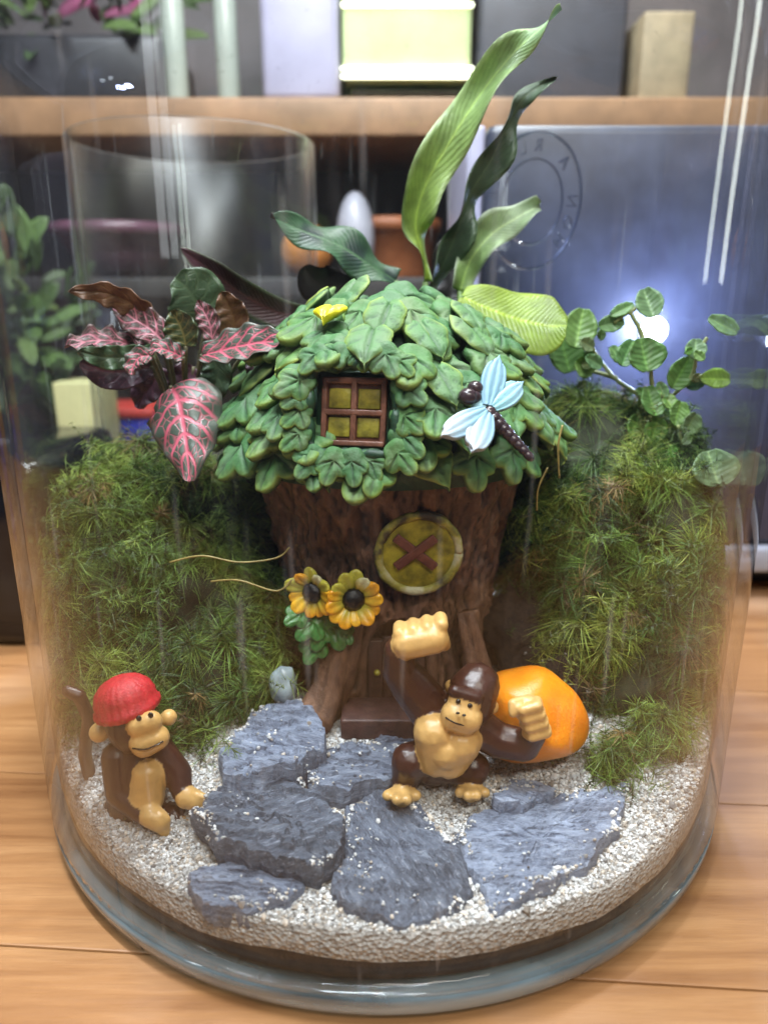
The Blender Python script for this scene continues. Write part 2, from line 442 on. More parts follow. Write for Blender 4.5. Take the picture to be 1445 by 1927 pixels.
slate([(420, 1395), (470, 1345), (545, 1325), (592, 1345), (612, 1385), (588, 1425), (520, 1450), (440, 1458), (415, 1430)], 3.55, 0.75, 'rounded grey slate below the moss, left of the brown step', (0.02, 0.06), 1.3)
slate([(575, 1440), (640, 1405), (735, 1385), (790, 1395), (780, 1440), (735, 1460), (660, 1482), (590, 1478)], 3.0, 0.7, 'dark slate slab lying just in front of the brown step', (0, 0.02), 5.7)
slate([(362, 1530), (395, 1490), (470, 1462), (545, 1458), (600, 1495), (645, 1540), (640, 1580), (600, 1620), (520, 1608), (420, 1590)], 3.0, 0.65, 'large ragged slate beside the red-hatted monkey figurine', (-0.02, 0.05), 9.1)
slate([(660, 1500), (705, 1478), (790, 1530), (850, 1590), (892, 1668), (850, 1695), (760, 1725), (640, 1690), (632, 1640), (650, 1560)], 2.45, 0.45, 'broad flat slate paver in the middle of the front sand', (0.0, 0.085), 13.9, 0.05)
slate([(858, 1560), (900, 1538), (1000, 1520), (1090, 1500), (1180, 1490), (1160, 1560), (1110, 1610), (1040, 1650), (935, 1700), (895, 1640)], 2.5, 0.45, 'wide flat slate paver at the right front of the sand', (0.02, 0.085), 17.2, 0.05)
slate([(350, 1650), (420, 1620), (520, 1625), (570, 1650), (545, 1690), (470, 1705), (380, 1695)], 2.38, 0.4, 'small slate half buried in sand below the large ragged one', (0, 0.08), 21.5, 0.05)
slate([(925, 1500), (955, 1468), (1010, 1462), (1045, 1475), (1030, 1500), (985, 1515), (940, 1520)], 2.85, 0.4, 'small black slate behind the gorilla figurine foot', (0, 0.05), 25.1)
slate([(640, 1470), (700, 1475), (735, 1492), (700, 1520), (655, 1540), (640, 1510)], 2.45, 0.5, 'dark slate wedge between the large ragged slate and the gorilla', (0, 0.05), 29.4)
from mathutils.bvhtree import BVHTree
bv = []; bf = []
for o in COL.objects:
    if o.name.startswith('slate_stone'):
        n0 = len(bv); b = ORG[o.name]
        bv += [tuple(np.array(v.co)/S+b) for v in o.data.vertices]; bf += [tuple(i+n0 for i in p.vertices) for p in o.data.polygons]
SB = BVHTree.FromPolygons(bv, bf)
def on_slate(x, y):
    hit = SB.ray_cast(Vector((x, y, 12)), Vector((0, 0, -1)))
    return hit[0].z if hit[0] is not None and hit[0].z > gh(x, y)-0.02 else None
def ground(x, y):
    h = on_slate(x, y); return h if h is not None else gh(x, y)
# the sand grains one can make out
GV, GF, GC = [], [], []
nb = len(ICO1[0]); base_f = np.array(ICO1[1]); cnt = 0
VARS = []
for k in range(10):
    vv = ICO1[0]*(1+0.22*RNG.standard_normal((nb, 1)))*np.array([1.0, 0.75, 0.65]); q = np.linalg.qr(RNG.standard_normal((3, 3)))[0]; VARS.append(vv@q)
tries = 0
while cnt < 30000 and tries < 120000:
    tries += 1
    a = RNG.uniform(0, 2*math.pi); r = (RI-0.15)*math.sqrt(RNG.uniform(0, 1)); x, y = r*math.cos(a), r*math.sin(a)
    if y > -2.6: continue
    st = on_slate(x, y); s = 0.043*math.exp(RNG.normal(0, 0.35))
    if st is not None:
        # a few stray grains lie on the stones, more towards their edges
        near = min(on_slate(x+0.22, y) is None, 1)+min(on_slate(x-0.22, y) is None, 1)+min(on_slate(x, y+0.22) is None, 1)+min(on_slate(x, y-0.22) is None, 1)
        if RNG.uniform() > (0.55 if near and nz(x*0.8, y*0.8, 3) > -0.05 else 0.04*max(0, nz(x*0.9, y*0.9, 7)+0.02)*3): continue
        z = st+0.02
    else: z = gh(x, y)+s*0.3
    if y > -5 and abs(x) > 4 and RNG.uniform() > 0.35: continue
    if x > 5.2 and y > -5.4 and RNG.uniform() > 0.5: continue
    q = VARS[RNG.integers(10)]*s
    GV.append(q+np.array((x, y, z))); GF.append(base_f+cnt*nb)
    b = RNG.uniform(0.42, 0.85); tint = np.array((0.98, 0.98, 0.98)) if RNG.uniform() < 0.8 else np.array((0.9, 0.78, 0.66))
    if RNG.uniform() < 0.05: b *= 0.35
    GC.append(np.tile(1.05*b*tint, (nb, 1))); cnt += 1
mk('sand_grain_cover', np.vstack(GV), np.vstack(GF), M_grain, sand, col=np.vstack(GC), smooth=False)['kind'] = 'stuff'

# ================================================================== FAIRY HOUSE
HX, HY = 0.15, 0.2
house = empty('fairy_house', (HX, HY, 3.0))
tag(house, 'tree stump fairy house with a green leaf roof in the middle of the jar', 'fairy house')
def zpx(py, Y=HY): return P(722, py, Y)[2]
prof_px = [(530, 0), (538, 60), (550, 105), (570, 160), (600, 202), (640, 238), (690, 266), (750, 290), (800, 305), (838, 312)]
PROF = []
for py, hw in prof_px:
    p = P(722.5+hw, py, HY); PROF.append((p[0]-0.02, p[2]))
PROF = PROF[::-1]                             # eave to top (r, z)
ARC = np.concatenate([[0], np.cumsum([math.hypot(PROF[i+1][0]-PROF[i][0], PROF[i+1][1]-PROF[i][1]) for i in range(len(PROF)-1)])])
def roof_at(s):
    """point on the roof skin, s cm up the slope from the eave"""
    return float(np.interp(s, ARC, [p[0] for p in PROF])), float(np.interp(s, ARC, [p[1] for p in PROF]))
def hdir(phi): return np.array((math.sin(phi), -math.cos(phi), 0))
HC = np.array((HX, HY, 0))
Z_EAVE = PROF[0][1]
Z0 = 2.7
def trunk_r(z):
    t = (z-3.0)/(Z_EAVE-3.0)
    return 3.02+0.30*t+0.85*t**2.0+0.35*math.exp(-(max(0, z-3.0))/0.5)
DOORPHI = 0.08
def trunk_skin(phi, z):
    r = trunk_r(z)
    # roots flaring at the foot
    for pc, wd, am, hh in ((-0.46, 0.17, 0.85, 1.5), (0.78, 0.20, 0.4, 1.9), (1.6, .25, .6, 1.2), (-1.4, .25, .6, 1.2), (2.6, .3, .7, 1.2), (-2.5, .3, .7, 1.2)):
        d = (phi-pc+math.pi) % (2*math.pi)-math.pi
        r += am*math.exp(-(d/wd)**2)*math.exp(-max(0, z-2.8)/hh)
    x, y = math.sin(phi), math.cos(phi)
    g = noise.ridged_multi_fractal(Vector((x*6.0+0.35*nz(x*2, y*2, z*0.9)+0.12*z, y*6.0, z*0.50)), 0.9, 2.1, 4, 1.0, 2.0)
    h = fbm(x*7, y*7, z*1.1, 3)
    r += 0.20*(g-1.0)+0.12*h+0.025*nz(x*22+z*1.5, y*22, z*5)
    # arched door recess
    d = (phi-DOORPHI)*3.2; top = 6.05-0.9*(d/1.05)**2 if abs(d) < 1.05 else 0
    if abs(d) < 1.05 and z < top: r = min(r, 2.62)
    return r
NP, NZ = 420, 150
V = []; C = []
for i in range(NP):
    phi = 2*math.pi*i/NP-math.pi
    for k in range(NZ):
        z = Z0+(Z_EAVE+0.35-Z0)*k/(NZ-1); r = trunk_skin(phi, z)
        V.append(HC+hdir(phi)*r+np.array((0, 0, z)))
F = [(i*NZ+k, ((i+1) % NP)*NZ+k, ((i+1) % NP)*NZ+k+1, i*NZ+k+1) for i in range(NP) for k in range(NZ-1)]
t = NT('painted_bark'); v = t.coord(1, 1, 0.45); f = t.noise(v, 2.4, 8, 0.7); f2 = t.noise(t.coord(), 0.5, 3)
c = t.ramp(f, [(0.3, (0.06, 0.027, 0.016)), (0.5, (0.155, 0.075, 0.043)), (0.72, (0.29, 0.155, 0.092))])
c = t.mix(t.ramp(f2, [(0.5, (0,)*3), (0.75, (0.45,)*3)]), c, (0.16, 0.085, 0.085))
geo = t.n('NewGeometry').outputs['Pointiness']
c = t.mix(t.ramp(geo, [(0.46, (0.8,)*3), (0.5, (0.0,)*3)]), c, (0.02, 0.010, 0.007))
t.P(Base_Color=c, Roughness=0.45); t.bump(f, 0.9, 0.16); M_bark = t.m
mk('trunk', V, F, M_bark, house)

# ---- roof: a moulded dome with separate resin leaves
M_dome = simple('dark_green_resin', (0.010, 0.042, 0.018), 0.5, 0.4, 4, 0.5, 6)
pr = [(max(0.001, r-0.55), z-0.25) for r, z in PROF]
V, F = lathe([(trunk_r(Z_EAVE)-0.3, Z_EAVE-0.15), (PROF[0][0]-0.85, Z_EAVE-0.22)]+pr, 96, HC)
roof = mk('roof', V, F, M_dome, house)
t = NT('painted_leaf_resin'); ri = t.n('ObjectInfo').outputs['Random']; v = t.coord()
a = t.n('Attribute', attribute_name='Col').outputs['Color']
f = t.noise(v, 1.3, 6, 0.65); f2 = t.noise(v, 7.0, 4, 0.7)
ro = t.n('VectorMath', operation='ADD'); t.set(ro.inputs[0], v); cm = t.n('CombineXYZ', i_0=t.math('MULTIPLY', ri, 50.0)); t.set(ro.inputs[1], cm.outputs[0])
f = t.noise(ro.outputs[0], 1.0, 6, 0.65)
c = t.mix(t.ramp(f, [(0.44, (0,)*3), (0.68, (0.42,)*3)]), a, (0.15, 0.165, 0.115))
c = t.mix(1.0, c, t.ramp(ri, [(0.0, (0.72, 0.85, 0.8)), (0.5, (1.0, 1.0, 1.0)), (1.0, (1.22, 1.12, 0.85))]), 'MULTIPLY')
c = t.mix(t.ramp(f2, [(0.70, (0,)*3), (0.78, (0.8,)*3)]), c, (0.012, 0.03, 0.012))
t.P(Base_Color=c, Roughness=0.62); t.bump(f2, 0.5, 0.06); M_leaf = t.m
def resin_leaf(seed, L=1.9, W=0.80):
    rg = random.Random(seed); nu, nv = 17, 19; V = []; C = []; F = []
    lob = rg.uniform(0.10, 0.22); ph = rg.uniform(-0.3, 0.3); asym = rg.uniform(-0.12, 0.12); curl = rg.uniform(0.10, 0.34); wt = rg.uniform(0.28, .36)
    def outl(vv, sd):
        w0 = math.sin(math.pi*min(1, (vv*0.93+0.07))**0.82)**0.8 if vv < 1 else 0
        lo = lob*(abs(math.sin(math.pi*(2.15*vv+ph+0.06*sd)))-0.55)*(1 if vv > 0.12 else 0)
        return max(0.0, W*(w0+lo*min(1, w0*2.5))*(1+asym*sd))*(1-0.25*max(0, vv-0.75)/0.25)
    for layer in (0, 1):
        for j in range(nv):
            vv = j/(nv-1)
            for i in range(nu):
                u = -1+2*i/(nu-1); w_ = max(0.015, outl(vv, 1 if u > 0 else -1))
                x = u*w_; y = (vv-0.25)*L
                y += -0.13*L*abs(u)**2*(1-vv)+0.05*(1-abs(u))*L*vv
                au = abs(u)
                gro = 0.105*math.exp(-(u*w_/0.055)**2)*(1-vv**4)
                side = 0.05*max(0, math.cos((vv*5.2-au*1.5)*2*math.pi*0.55))**6*(0.25 < au < 0.92)*(w_ > 0.25)
                puff = 0.20*(1-au**3)*min(1, w_/0.35)
                bend = curl*(vv**2)-0.30*(vv-0.35)**2+0.10*au**2
                z = puff-gro-side+bend+0.02*nz(x*3+seed, y*3, 2)
                if layer: z = bend-0.16+0.1*au
                V.append((x, y, z))
                rim = max(au**7, sstep(0.86, 1.0, vv))
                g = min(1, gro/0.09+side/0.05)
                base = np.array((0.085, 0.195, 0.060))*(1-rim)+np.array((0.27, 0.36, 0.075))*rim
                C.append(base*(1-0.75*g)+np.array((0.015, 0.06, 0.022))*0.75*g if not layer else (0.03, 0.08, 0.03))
    n = nu*nv
    for j in range(nv-1):
        for i in range(nu-1):
            q = j*nu+i; F.append((q, q+1, q+nu+1, q+nu)); F.append((n+q, n+q+nu, n+q+nu+1, n+q+1))
    ed = [(0, j, j+1) for j in range(nv-1)]
    for j in range(nv-1):
        q = j*nu; F.append((q, q+nu, n+q+nu, n+q)); q = j*nu+nu-1; F.append((q, n+q, n+q+nu, q+nu))
    for i in range(nu-1):
        q = i; F.append((q, n+q, n+q+1, q+1)); q = (nv-1)*nu+i; F.append((q, q+1, n+q+1, n+q))
    return make_mesh('leaf', V, F, M_leaf, col=np.array(C))
def lobed_leaf(seed, L=1.20, W=1.06):
    rg = random.Random(seed); NS = 64; V = []; C = []; F = []
    lobes = [(0, 1.0, 30), (math.radians(rg.uniform(56, 70)), rg.uniform(0.76, 0.92), 27), (-math.radians(rg.uniform(56, 70)), rg.uniform(0.76, 0.92), 27), (math.radians(128), 0.58, 28), (-math.radians(128), 0.58, 28)]
    curl = rg.uniform(0.12, 0.34)
    def rad(th):
        r = 0.52
        for a, am, wd in lobes:
            d = abs((th-a+math.pi) % (2*math.pi)-math.pi)/math.radians(wd)
            r = max(r, 0.52+(am-0.52)*max(0, 1-d*d*0.55))
        return r
    rings = [0.0, 0.14, 0.28, 0.42, 0.56, 0.70, 0.83, 0.93, 1.0]
    def surf(th, f):
        rho = rad(th)*f; x = rho*math.sin(th)*W; y = rho*math.cos(th)*L
        g = 0
        for a, am, wd in lobes[:3]:
            dd = (th-a+math.pi) % (2*math.pi)-math.pi
            if abs(dd) < 1.2: g = max(g, math.exp(-(rho*math.sin(dd)/0.038)**2)*sstep(0.0, 0.15, rho)*(1-0.6*f**3))
            # small side veins
            if abs(dd) < 0.6: g = max(g, 0.45*max(0, math.cos((rho*6.5-abs(rho*math.sin(dd))*7)*2*math.pi*0.5))**8*(0.15 < f < 0.85))
        vv = 0.5+y/(2*L)
        z = 0.12*(1-f**6)-0.10*g+curl*max(0, vv-0.2)**2*1.6-0.13*(x/W)**2+0.09*nz(x*2.2+seed, y*2.2, 4)
        return x, y+0.30*L, z, g, f
    for f in rings:
        for i in range(NS):
            x, y, z, g, f_ = surf(-math.pi+2*math.pi*i/NS, f); V.append((x, y, z))
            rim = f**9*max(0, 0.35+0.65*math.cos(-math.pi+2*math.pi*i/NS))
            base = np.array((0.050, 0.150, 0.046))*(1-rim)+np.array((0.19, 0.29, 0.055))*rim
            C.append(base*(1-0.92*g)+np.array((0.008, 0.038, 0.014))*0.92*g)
    for f, dz in ((1.0, 0.22), (0.72, 0.26), (0.0, 0.22)):
        for i in range(NS):
            x, y, z, g, _ = surf(-math.pi+2*math.pi*i/NS, f); zz = surf(-math.pi+2*math.pi*i/NS, 1.0)[2]
            V.append((x*0.98, y, zz-dz)); C.append((0.035, 0.085, 0.03))
    for k in range(len(rings)+2):
        for i in range(NS): F.append((k*NS+i, (k+1)*NS+i, (k+1)*NS+(i+1) % NS, k*NS+(i+1) % NS))
    return make_mesh('leaf', V, F, M_leaf, col=np.array(C))
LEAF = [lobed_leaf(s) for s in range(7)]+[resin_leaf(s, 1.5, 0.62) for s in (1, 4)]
yl = resin_leaf(33, 0.85, 0.42); yl.materials.clear()
M_yel = simple('bright_yellow_paint', (0.72, 0.66, 0.02), 0.4, 0.2, 5)
yl.materials.append(M_yel)
WPHI = math.radians(-11); WC = P(666, 775, -4.30)
rg = random.Random(5)
def put_leaf(phi, t, sc_=1.0, lift=0.25, twist=0.0, me=None, out=0.0, name='leaf'):
    r, z = roof_at(t); r2, z2 = roof_at(t+0.3); r1, z1 = roof_at(max(0, t-0.3)); r1 += 1e-4
    d = hdir(phi); dn = nrm(d*(r1-r2)+np.array((0, 0, z1-z2)))      # down the slope
    side = np.array((math.cos(phi), math.sin(phi), 0)); n_ = nrm(np.cross(side, dn))
    if np.dot(n_, d+np.array((0, 0, 0.6))) < 0: n_ = -n_
    y = nrm(dn+n_*lift); x = nrm(np.cross(y, n_)); n2 = np.cross(x, y)
    c, s_ = math.cos(twist), math.sin(twist); x, y = x*c+y*s_, y*c-x*s_
    p = HC+d*(r-0.30+out)+np.array((0, 0, z-0.12+out*0.5))
    return inst(name, me or LEAF[rg.randrange(9)], frame(p, x, y, n2, sc_), roof)
for ri_, s0 in enumerate([0.95, 1.55, 2.2, 2.85, 3.5, 4.15, 4.8, 5.4, 5.95]):
    r_ = roof_at(s0)[0]; n = max(4, round(2*math.pi*r_/(1.36 if ri_ == 0 else 1.36))); off = rg.uniform(0, 1)
    for i in range(n):
        phi = 2*math.pi*(i+off+rg.uniform(-0.16, 0.16))/n; phi = (phi+math.pi) % (2*math.pi)-math.pi
        t2 = s0+rg.uniform(-0.14, 0.14)*(ri_ > 0); r, z = roof_at(t2)
        p = HC+hdir(phi)*r+np.array((0, 0, z))
        if abs(phi) < 1.2:
            dx = p[0]-WC[0]; dz = z-WC[2]
            if abs(dx) < 1.42 and -0.30 < dz < 1.95: continue
        put_leaf(phi, t2, rg.uniform(0.78, 1.02), (0.12, 0.34, 0.32, 0.28, 0.2, 0.05, -0.15, -0.40, -0.62)[ri_]+rg.uniform(-0.14, 0.14), rg.uniform(-0.55, 0.55), out=rg.uniform(-0.08, 0.18))
put_leaf(0.25, 6.5, 0.95, -0.75, 0.2, out=0.22); put_leaf(-0.9, 6.4, 0.9, -0.6, 0.3, out=0.2); put_leaf(1.5, 6.4, 0.9, -0.5, 0.3, out=0.16)
# hood leaves over the roof window and down its two sides
for dph, tt, s_, tw, o_, me in ((-0.20, 3.62, 0.85, 0.35, 0.55, 2), (0.08, 3.58, 0.95, -0.05, 0.66, 7), (0.34, 3.3, 0.85, -0.3, 0.55, 4), (-0.42, 2.75, 0.75, 0.5, 0.50, 1), (-0.42, 1.75, 0.70, 0.3, 0.42, 3), (0.43, 2.0, 0.75, -0.25, 0.50, 5), (-0.20, 0.62, 0.62, 0.3, 0.26, 0), (0.14, 0.66, 0.66, -0.2, 0.26, 6), (0.47, 2.55, 0.8, 0.2, 0.55, 8)):
    put_leaf(WPHI+dph, tt, s_, 0.30, tw, out=o_, me=LEAF[me])
put_leaf(math.radians(-27), 4.55, 1.0, 0.35, 0.1, me=yl, out=0.52)
# small leaves closing round the opening
for k in range(17):
    a_ = 2*math.pi*(k+0.3*rg.uniform(-1, 1))/17
    cx_, cz_ = math.cos(a_), math.sin(a_); k_ = 1.0/(abs(cx_)**5+abs(cz_)**5)**0.2
    wn0 = nrm(hdir(WPHI)+np.array((0, 0, 0.22))); wx0 = np.array((math.cos(WPHI), math.sin(WPHI), 0)); wy0 = np.cross(wn0, wx0)
    o_ = nrm(wx0*cx_+wy0*cz_); p_ = WC+wx0*1.34*cx_*k_+wy0*(1.30*cz_*k_+0.03)+wn0*(0.30+rg.uniform(-0.05, 0.08))
    y_ = nrm(np.array((0.55*cx_, 0, -1.0))+o_*0.5+wn0*0.30+0.35*np.array((rg.uniform(-1, 1), 0, 0))); n_ = nrm(wn0+0.3*o_); x_ = nrm(np.cross(y_, n_)); n_ = np.cross(x_, y_)
    inst('leaf', LEAF[rg.randrange(7)], frame(p_-y_*0.25, x_, y_, n_, rg.uniform(0.42, 0.62)), roof)
# ---- the little four-pane window under the leaves
wn = nrm(hdir(WPHI)+np.array((0, 0, 0.22))); wx = np.array((math.cos(WPHI), math.sin(WPHI), 0)); wy = np.cross(wn, wx)
M_brown = simple('red_brown_paint', (0.15, 0.058, 0.035), 0.4, 0.35, 5, 0.4, 10)
M_pane = simple('mustard_pane_paint', (0.24, 0.205, 0.018), 0.45, 0.65, 2.2, 0.5, 7)
def wframe(c): return frame(c, wx, wy, wn)
def wbox(cu, cv, cw, su, sv, sw, bev): # in window axes
    V, F = box((0, 0, 0), su, sv, sw, bev); return [WC+wx*(cu+v[0])+wy*(cv+v[1])+wn*(cw+v[2]) for v in V], F
# recess behind and round the window
mb = MB(); mb.add(*wbox(0, 0, -0.55, 2.05, 2.0, 0.8, 0.1))
ring = []
for a_ in np.linspace(0, 2*math.pi, 49):
    cx_, cz_ = math.cos(a_), math.sin(a_); k_ = 1.0/max(abs(cx_)**6+abs(cz_)**6, 1e-6)**(1/6)
    ring.append(WC+wx*(1.10*cx_*k_+0.07*nz(cx_*3, cz_*3, 1))+wy*(1.08*cz_*k_+0.03+0.07*nz(cx_*3, cz_*3, 5))+wn*(0.20+0.12*nz(cx_*3, cz_*3, 9)))
mb.add(*tube(ring, [0.15+0.07*nz(i*0.5, 3, 3) for i in range(49)], 8))
mb.build('window_recess', M_dome, roof)
mb = MB(); mb.add(*wbox(0, -0.02, -0.13, 1.62, 1.62, 0.16, 0.05))
win = mb.build('dormer_window', M_brown, house)
for cu in (-0.37, 0.37):
    for cv in (-0.36, 0.34):
        V, F = wbox(cu, cv-0.02, -0.045, 0.56, 0.50, 0.08, 0.035); mk('pane', V, F, M_pane, win)
for a in ((0, 0, 0.02, 0.15, 1.5, 0.12), (0, -0.02, 0.025, 1.5, 0.15, 0.12), (-0.75, 0, 0.0, 0.14, 1.62, 0.16), (0.75, 0, 0.0, 0.14, 1.62, 0.16), (0, 0.76, 0.0, 1.6, 0.16, 0.15), (0, -0.78, 0.0, 1.6, 0.14, 0.18)):
    V, F = wbox(*a, 0.035); mk('glazing_bar', V, F, M_brown, win)
# ---- round window with a cross
RP = 0.105; rn = nrm(hdir(RP)-np.array((0, 0, 0.10)))
RC = P(787, 1040, HY-3.72); rx = np.array((math.cos(RP), math.sin(RP), 0)); ry = np.cross(rn, rx)
def disc(c, x, y, n_, r, h, seg=48, dome=0.0, jag=0.0, seed=0):
    V = []; F = []; rings = [(0.0, h+dome), (0.5, h+dome*0.75), (0.9, h), (1.0, h*0.7), (1.03, -0.15)]
    for k, (f, z) in enumerate(rings):
        for i in range(seg):
            a = 2*math.pi*i/seg; rr = r*f*(1+jag*nz(math.cos(a)*3, math.sin(a)*3, seed)*(f > 0.6))
            V.append(c+x*rr*math.cos(a)+y*rr*math.sin(a)+n_*(z))
    for k in range(len(rings)-1):
        for i in range(seg): F.append((k*seg+i, k*seg+(i+1) % seg, (k+1)*seg+(i+1) % seg, (k+1)*seg+i)[::-1])
    return V, F
rw = mk('round_window', *disc(RC, rx, ry, rn, 1.08, 0.10, jag=0.05), M_pane, house)
t = NT('chipped_cream_rim'); v = t.coord(); f = t.noise(v, 1.1, 5)
t.P(Base_Color=t.ramp(f, [(0.40, (0.05, 0.035, 0.02)), (0.5, (0.30, 0.27, 0.04)), (0.62, (0.50, 0.47, 0.30))]), Roughness=0.5); t.bump(t.noise(v, 6, 5), 0.6, 0.08); M_rim = t.m
pts = [RC+rx*1.10*math.cos(a)+ry*1.13*math.sin(a)+rn*(0.06+0.03*nz(math.cos(a)*4, math.sin(a)*4, 2)) for a in np.linspace(0, 2*math.pi, 61)]
mk('rim', *tube(pts, [0.13+0.05*nz(i*0.35, 1, 1) for i in range(61)], 8), M_rim, rw)
M_cross = simple('brown_cross_paint', (0.13, 0.042, 0.030), 0.45, 0.25, 5, 0.3, 8)
for ang, L in ((math.radians(38), 1.35), (math.radians(-40), 1.45)):
    X = rx*math.cos(ang)+ry*math.sin(ang); Y = -rx*math.sin(ang)+ry*math.cos(ang)
    V, F = box((0, 0, 0), L, 0.25, 0.12, 0.03)
    mk('cross_bar', [RC-rx*0.1+ry*0.08+X*v[0]+Y*v[1]+rn*(0.14+v[2]+0.012*(ang > 0)) for v in V], F, M_cross, rw)
# ---- door, frame and step
M_door = simple('dark_door_paint', (0.055, 0.024, 0.017), 0.5, 0.4, 4, 0.5, 5)
dc = HC+hdir(DOORPHI)*2.78; dx = np.array((math.cos(DOORPHI), math.sin(DOORPHI), 0)); dn_ = hdir(DOORPHI)
V, F = box((0, 0, 0), 1.75, 0.16, 2.2, 0.05)
door = mk('door', [dc+dx*v[0]-dn_*v[1]+np.array((0, 0, v[2]+4.1)) for v in V], F, M_door, house)
for k in range(4):
    V, F = box((0, 0, 0), 0.40, 0.10, 2.1+0.25*(k in (1, 2)), 0.03)
    mk('plank', [dc+dx*(v[0]-0.645+0.43*k)+dn_*(0.10-v[1])+np.array((0, 0, v[2]+4.15)) for v in V], F, M_door, door)
V, F = ellipsoid(dc+dx*-0.6+dn_*0.22+np.array((0, 0, 4.2)), (0.10, 0.10, 0.10), ICO2); mk('door_knob', V, F, M_pane, door)
pts = [HC+hdir(DOORPHI+d/3.2)*3.12+np.array((0, 0, zz)) for d, zz in [(-1.12, 3.2), (-1.12, 4.2), (-1.05, 5.1), (-0.75, 5.75), (-0.3, 6.1), (0.2, 6.15), (0.7, 5.8), (1.02, 5.1), (1.1, 4.2), (1.1, 3.2)]]
mk('door_frame', *tube(spline(pts, 40), [0.17+0.05*nz(i*0.4, 0, 7) for i in range(40)], 8), M_bark, house)
sc0 = P(722, 1335, -3.85)
V, F = box((sc0[0]-0.05, -3.85, 3.32), 2.3, 1.25, 0.62, 0.07)
V = [np.array((v[0], v[1], v[2]+0.03*nz(v[0]*2, v[1]*2, 1))) for v in V]
mk('step', V, F, simple('worn_step_paint', (0.075, 0.034, 0.028), 0.5, 0.35, 3, 0.6, 5), house)
# root beside the door, twisted
def root(px_pts, Y0s, rads, seed):
    pts = [P(px, py, Y) for (px, py), Y in zip(px_pts, Y0s)]; pts = spline(pts, 26); rr = np.interp(np.linspace(0, 1, 26), np.linspace(0, 1, len(rads)), rads)
    V, F = tube(pts, list(rr), 20); V2 = []
    for i, v in enumerate(V):
        k = i//20; c = pts[k]; d = v-c; a = (i % 20)/20*2*math.pi
        s_ = 1+0.22*math.sin(a*4+k*0.22+seed)+0.15*nz(math.cos(a)*2, math.sin(a)*2, k*0.2+seed)
        V2.append(c+d*s_)
    return mk('root', V2, F, M_bark, house)
root([(655, 1165), (640, 1230), (625, 1290), (600, 1345), (570, 1375)], [-3.2, -3.45, -3.6, -3.8, -4.1], [0.42, 0.48, 0.5, 0.6, 0.3], 1)
root([(880, 1150), (890, 1210), (900, 1270), (915, 1330)], [-3.0, -3.2, -3.4, -3.6], [0.28, 0.34, 0.38, 0.36], 4)
# ---- sunflowers and their leaves
M_petal = colattr('sunflower_petal_paint', 0.32, 0.3, 5, 0.3, 8)
M_seed = simple('black_seed_gloss', (0.012, 0.008, 0.007), 0.22, 0.3, 6, 0.6, 14)
def petal_mesh(c0, c1, seed):
    V, F = ICO3; V = V.copy(); C = []
    W = []
    for v in V:
        x, y, z = v; tpr = 0.55+0.45*(y+1)/2
        W.append((x*0.27*tpr*(1.15-0.3*max(0, y)), (y+1)*0.33, z*0.14-0.10*math.exp(-(x/0.25)**2)*(z > 0)*0.6+0.12*((y+1)/2)**2))
        f = sstep(-0.6, 0.9, y+0.3*nz(x*2, y*2, seed)); C.append(np.array(c0)*(1-f)+np.array(c1)*f)
    return make_mesh('petal', W, F, M_petal, col=np.array(C))
PET = [petal_mesh((0.30, 0.26, 0.03), (0.75, 0.33, 0.012), 1), petal_mesh((0.45, 0.30, 0.02), (0.80, 0.42, 0.02), 2), petal_mesh((0.28, 0.27, 0.04), (0.50, 0.46, 0.06), 3), petal_mesh((0.4, 0.3, .03), (0.62, 0.60, 0.36), 4)]
rg = random.Random(11)
def sunflower(px, py, Y, n_, r, npet, label):
    c = P(px, py, Y); n_ = nrm(n_); x = nrm(np.cross((0, 0, 1), n_)); y = np.cross(n_, x)
    V, F = ellipsoid((0, 0, 0), (0.34*r, 0.34*r, 0.22*r), ICO3)
    V = np.array([v*(1+0.12*nz(*(v*14))) for v in V])
    sf = mk('sunflower', [c+x*v[0]+y*v[1]+n_*v[2] for v in V], F, M_seed, house); sf['label'] = label
    for k in range(npet):
        a = 2*math.pi*k/npet+rg.uniform(-0.1, 0.1)
        d = x*math.cos(a)+y*math.sin(a); up = nrm(n_+d*rg.uniform(-0.45, 0.0)); s_ = nrm(np.cross(d, up)); d2 = np.cross(up, s_)
        down = -math.sin(a)
        me = PET[rg.choice([0, 1])] if down > -0.1 else PET[rg.choice([2, 2, 3, 0])]
        inst('petal', me, frame(c+d*0.22*r-n_*0.06, s_, d2, up, r*rg.uniform(0.9, 1.12)), sf)
    pts = [c-n_*0.1, c-n_*0.5+np.array((-.1, 0.1, -.5)), c-n_*0.6+np.array((-.15, .3, -1.4))]
    return sf
sunflower(665, 1128, -4.0, (0.10, -1, 0.18), 0.95, 13, 'open yellow and orange sunflower nearest the round window')
sunflower(588, 1115, -3.75, (-0.42, -1, 0.05), 0.88, 11, 'smaller yellow sunflower at the stump edge')
M_spray = simple('glossy_green_paint', (0.035, 0.14, 0.03), 0.3, 0.45, 4, 0.4, 8)
for px, py, tx, ty, s_ in ((600, 1160, 560, 1205, 0.75), (610, 1165, 590, 1235, 0.8), (620, 1165, 640, 1215, 0.8), (575, 1150, 545, 1170, 0.6), (640, 1180, 665, 1215, 0.5), (600, 1200, 575, 1255, 0.7)):
    b = P(px, py, -3.7); e = P(tx, ty, -3.95); y = nrm(e-b); n_ = nrm(np.array((-0.15, -1, 0.35))); x = nrm(np.cross(y, n_)); n_ = np.cross(x, y)
    me = LEAF[rg.randrange(9)].copy(); me.materials.clear(); me.materials.append(M_spray)
    inst('sunflower_leaf', me, frame(b, x, y, n_, s_*0.75), house)
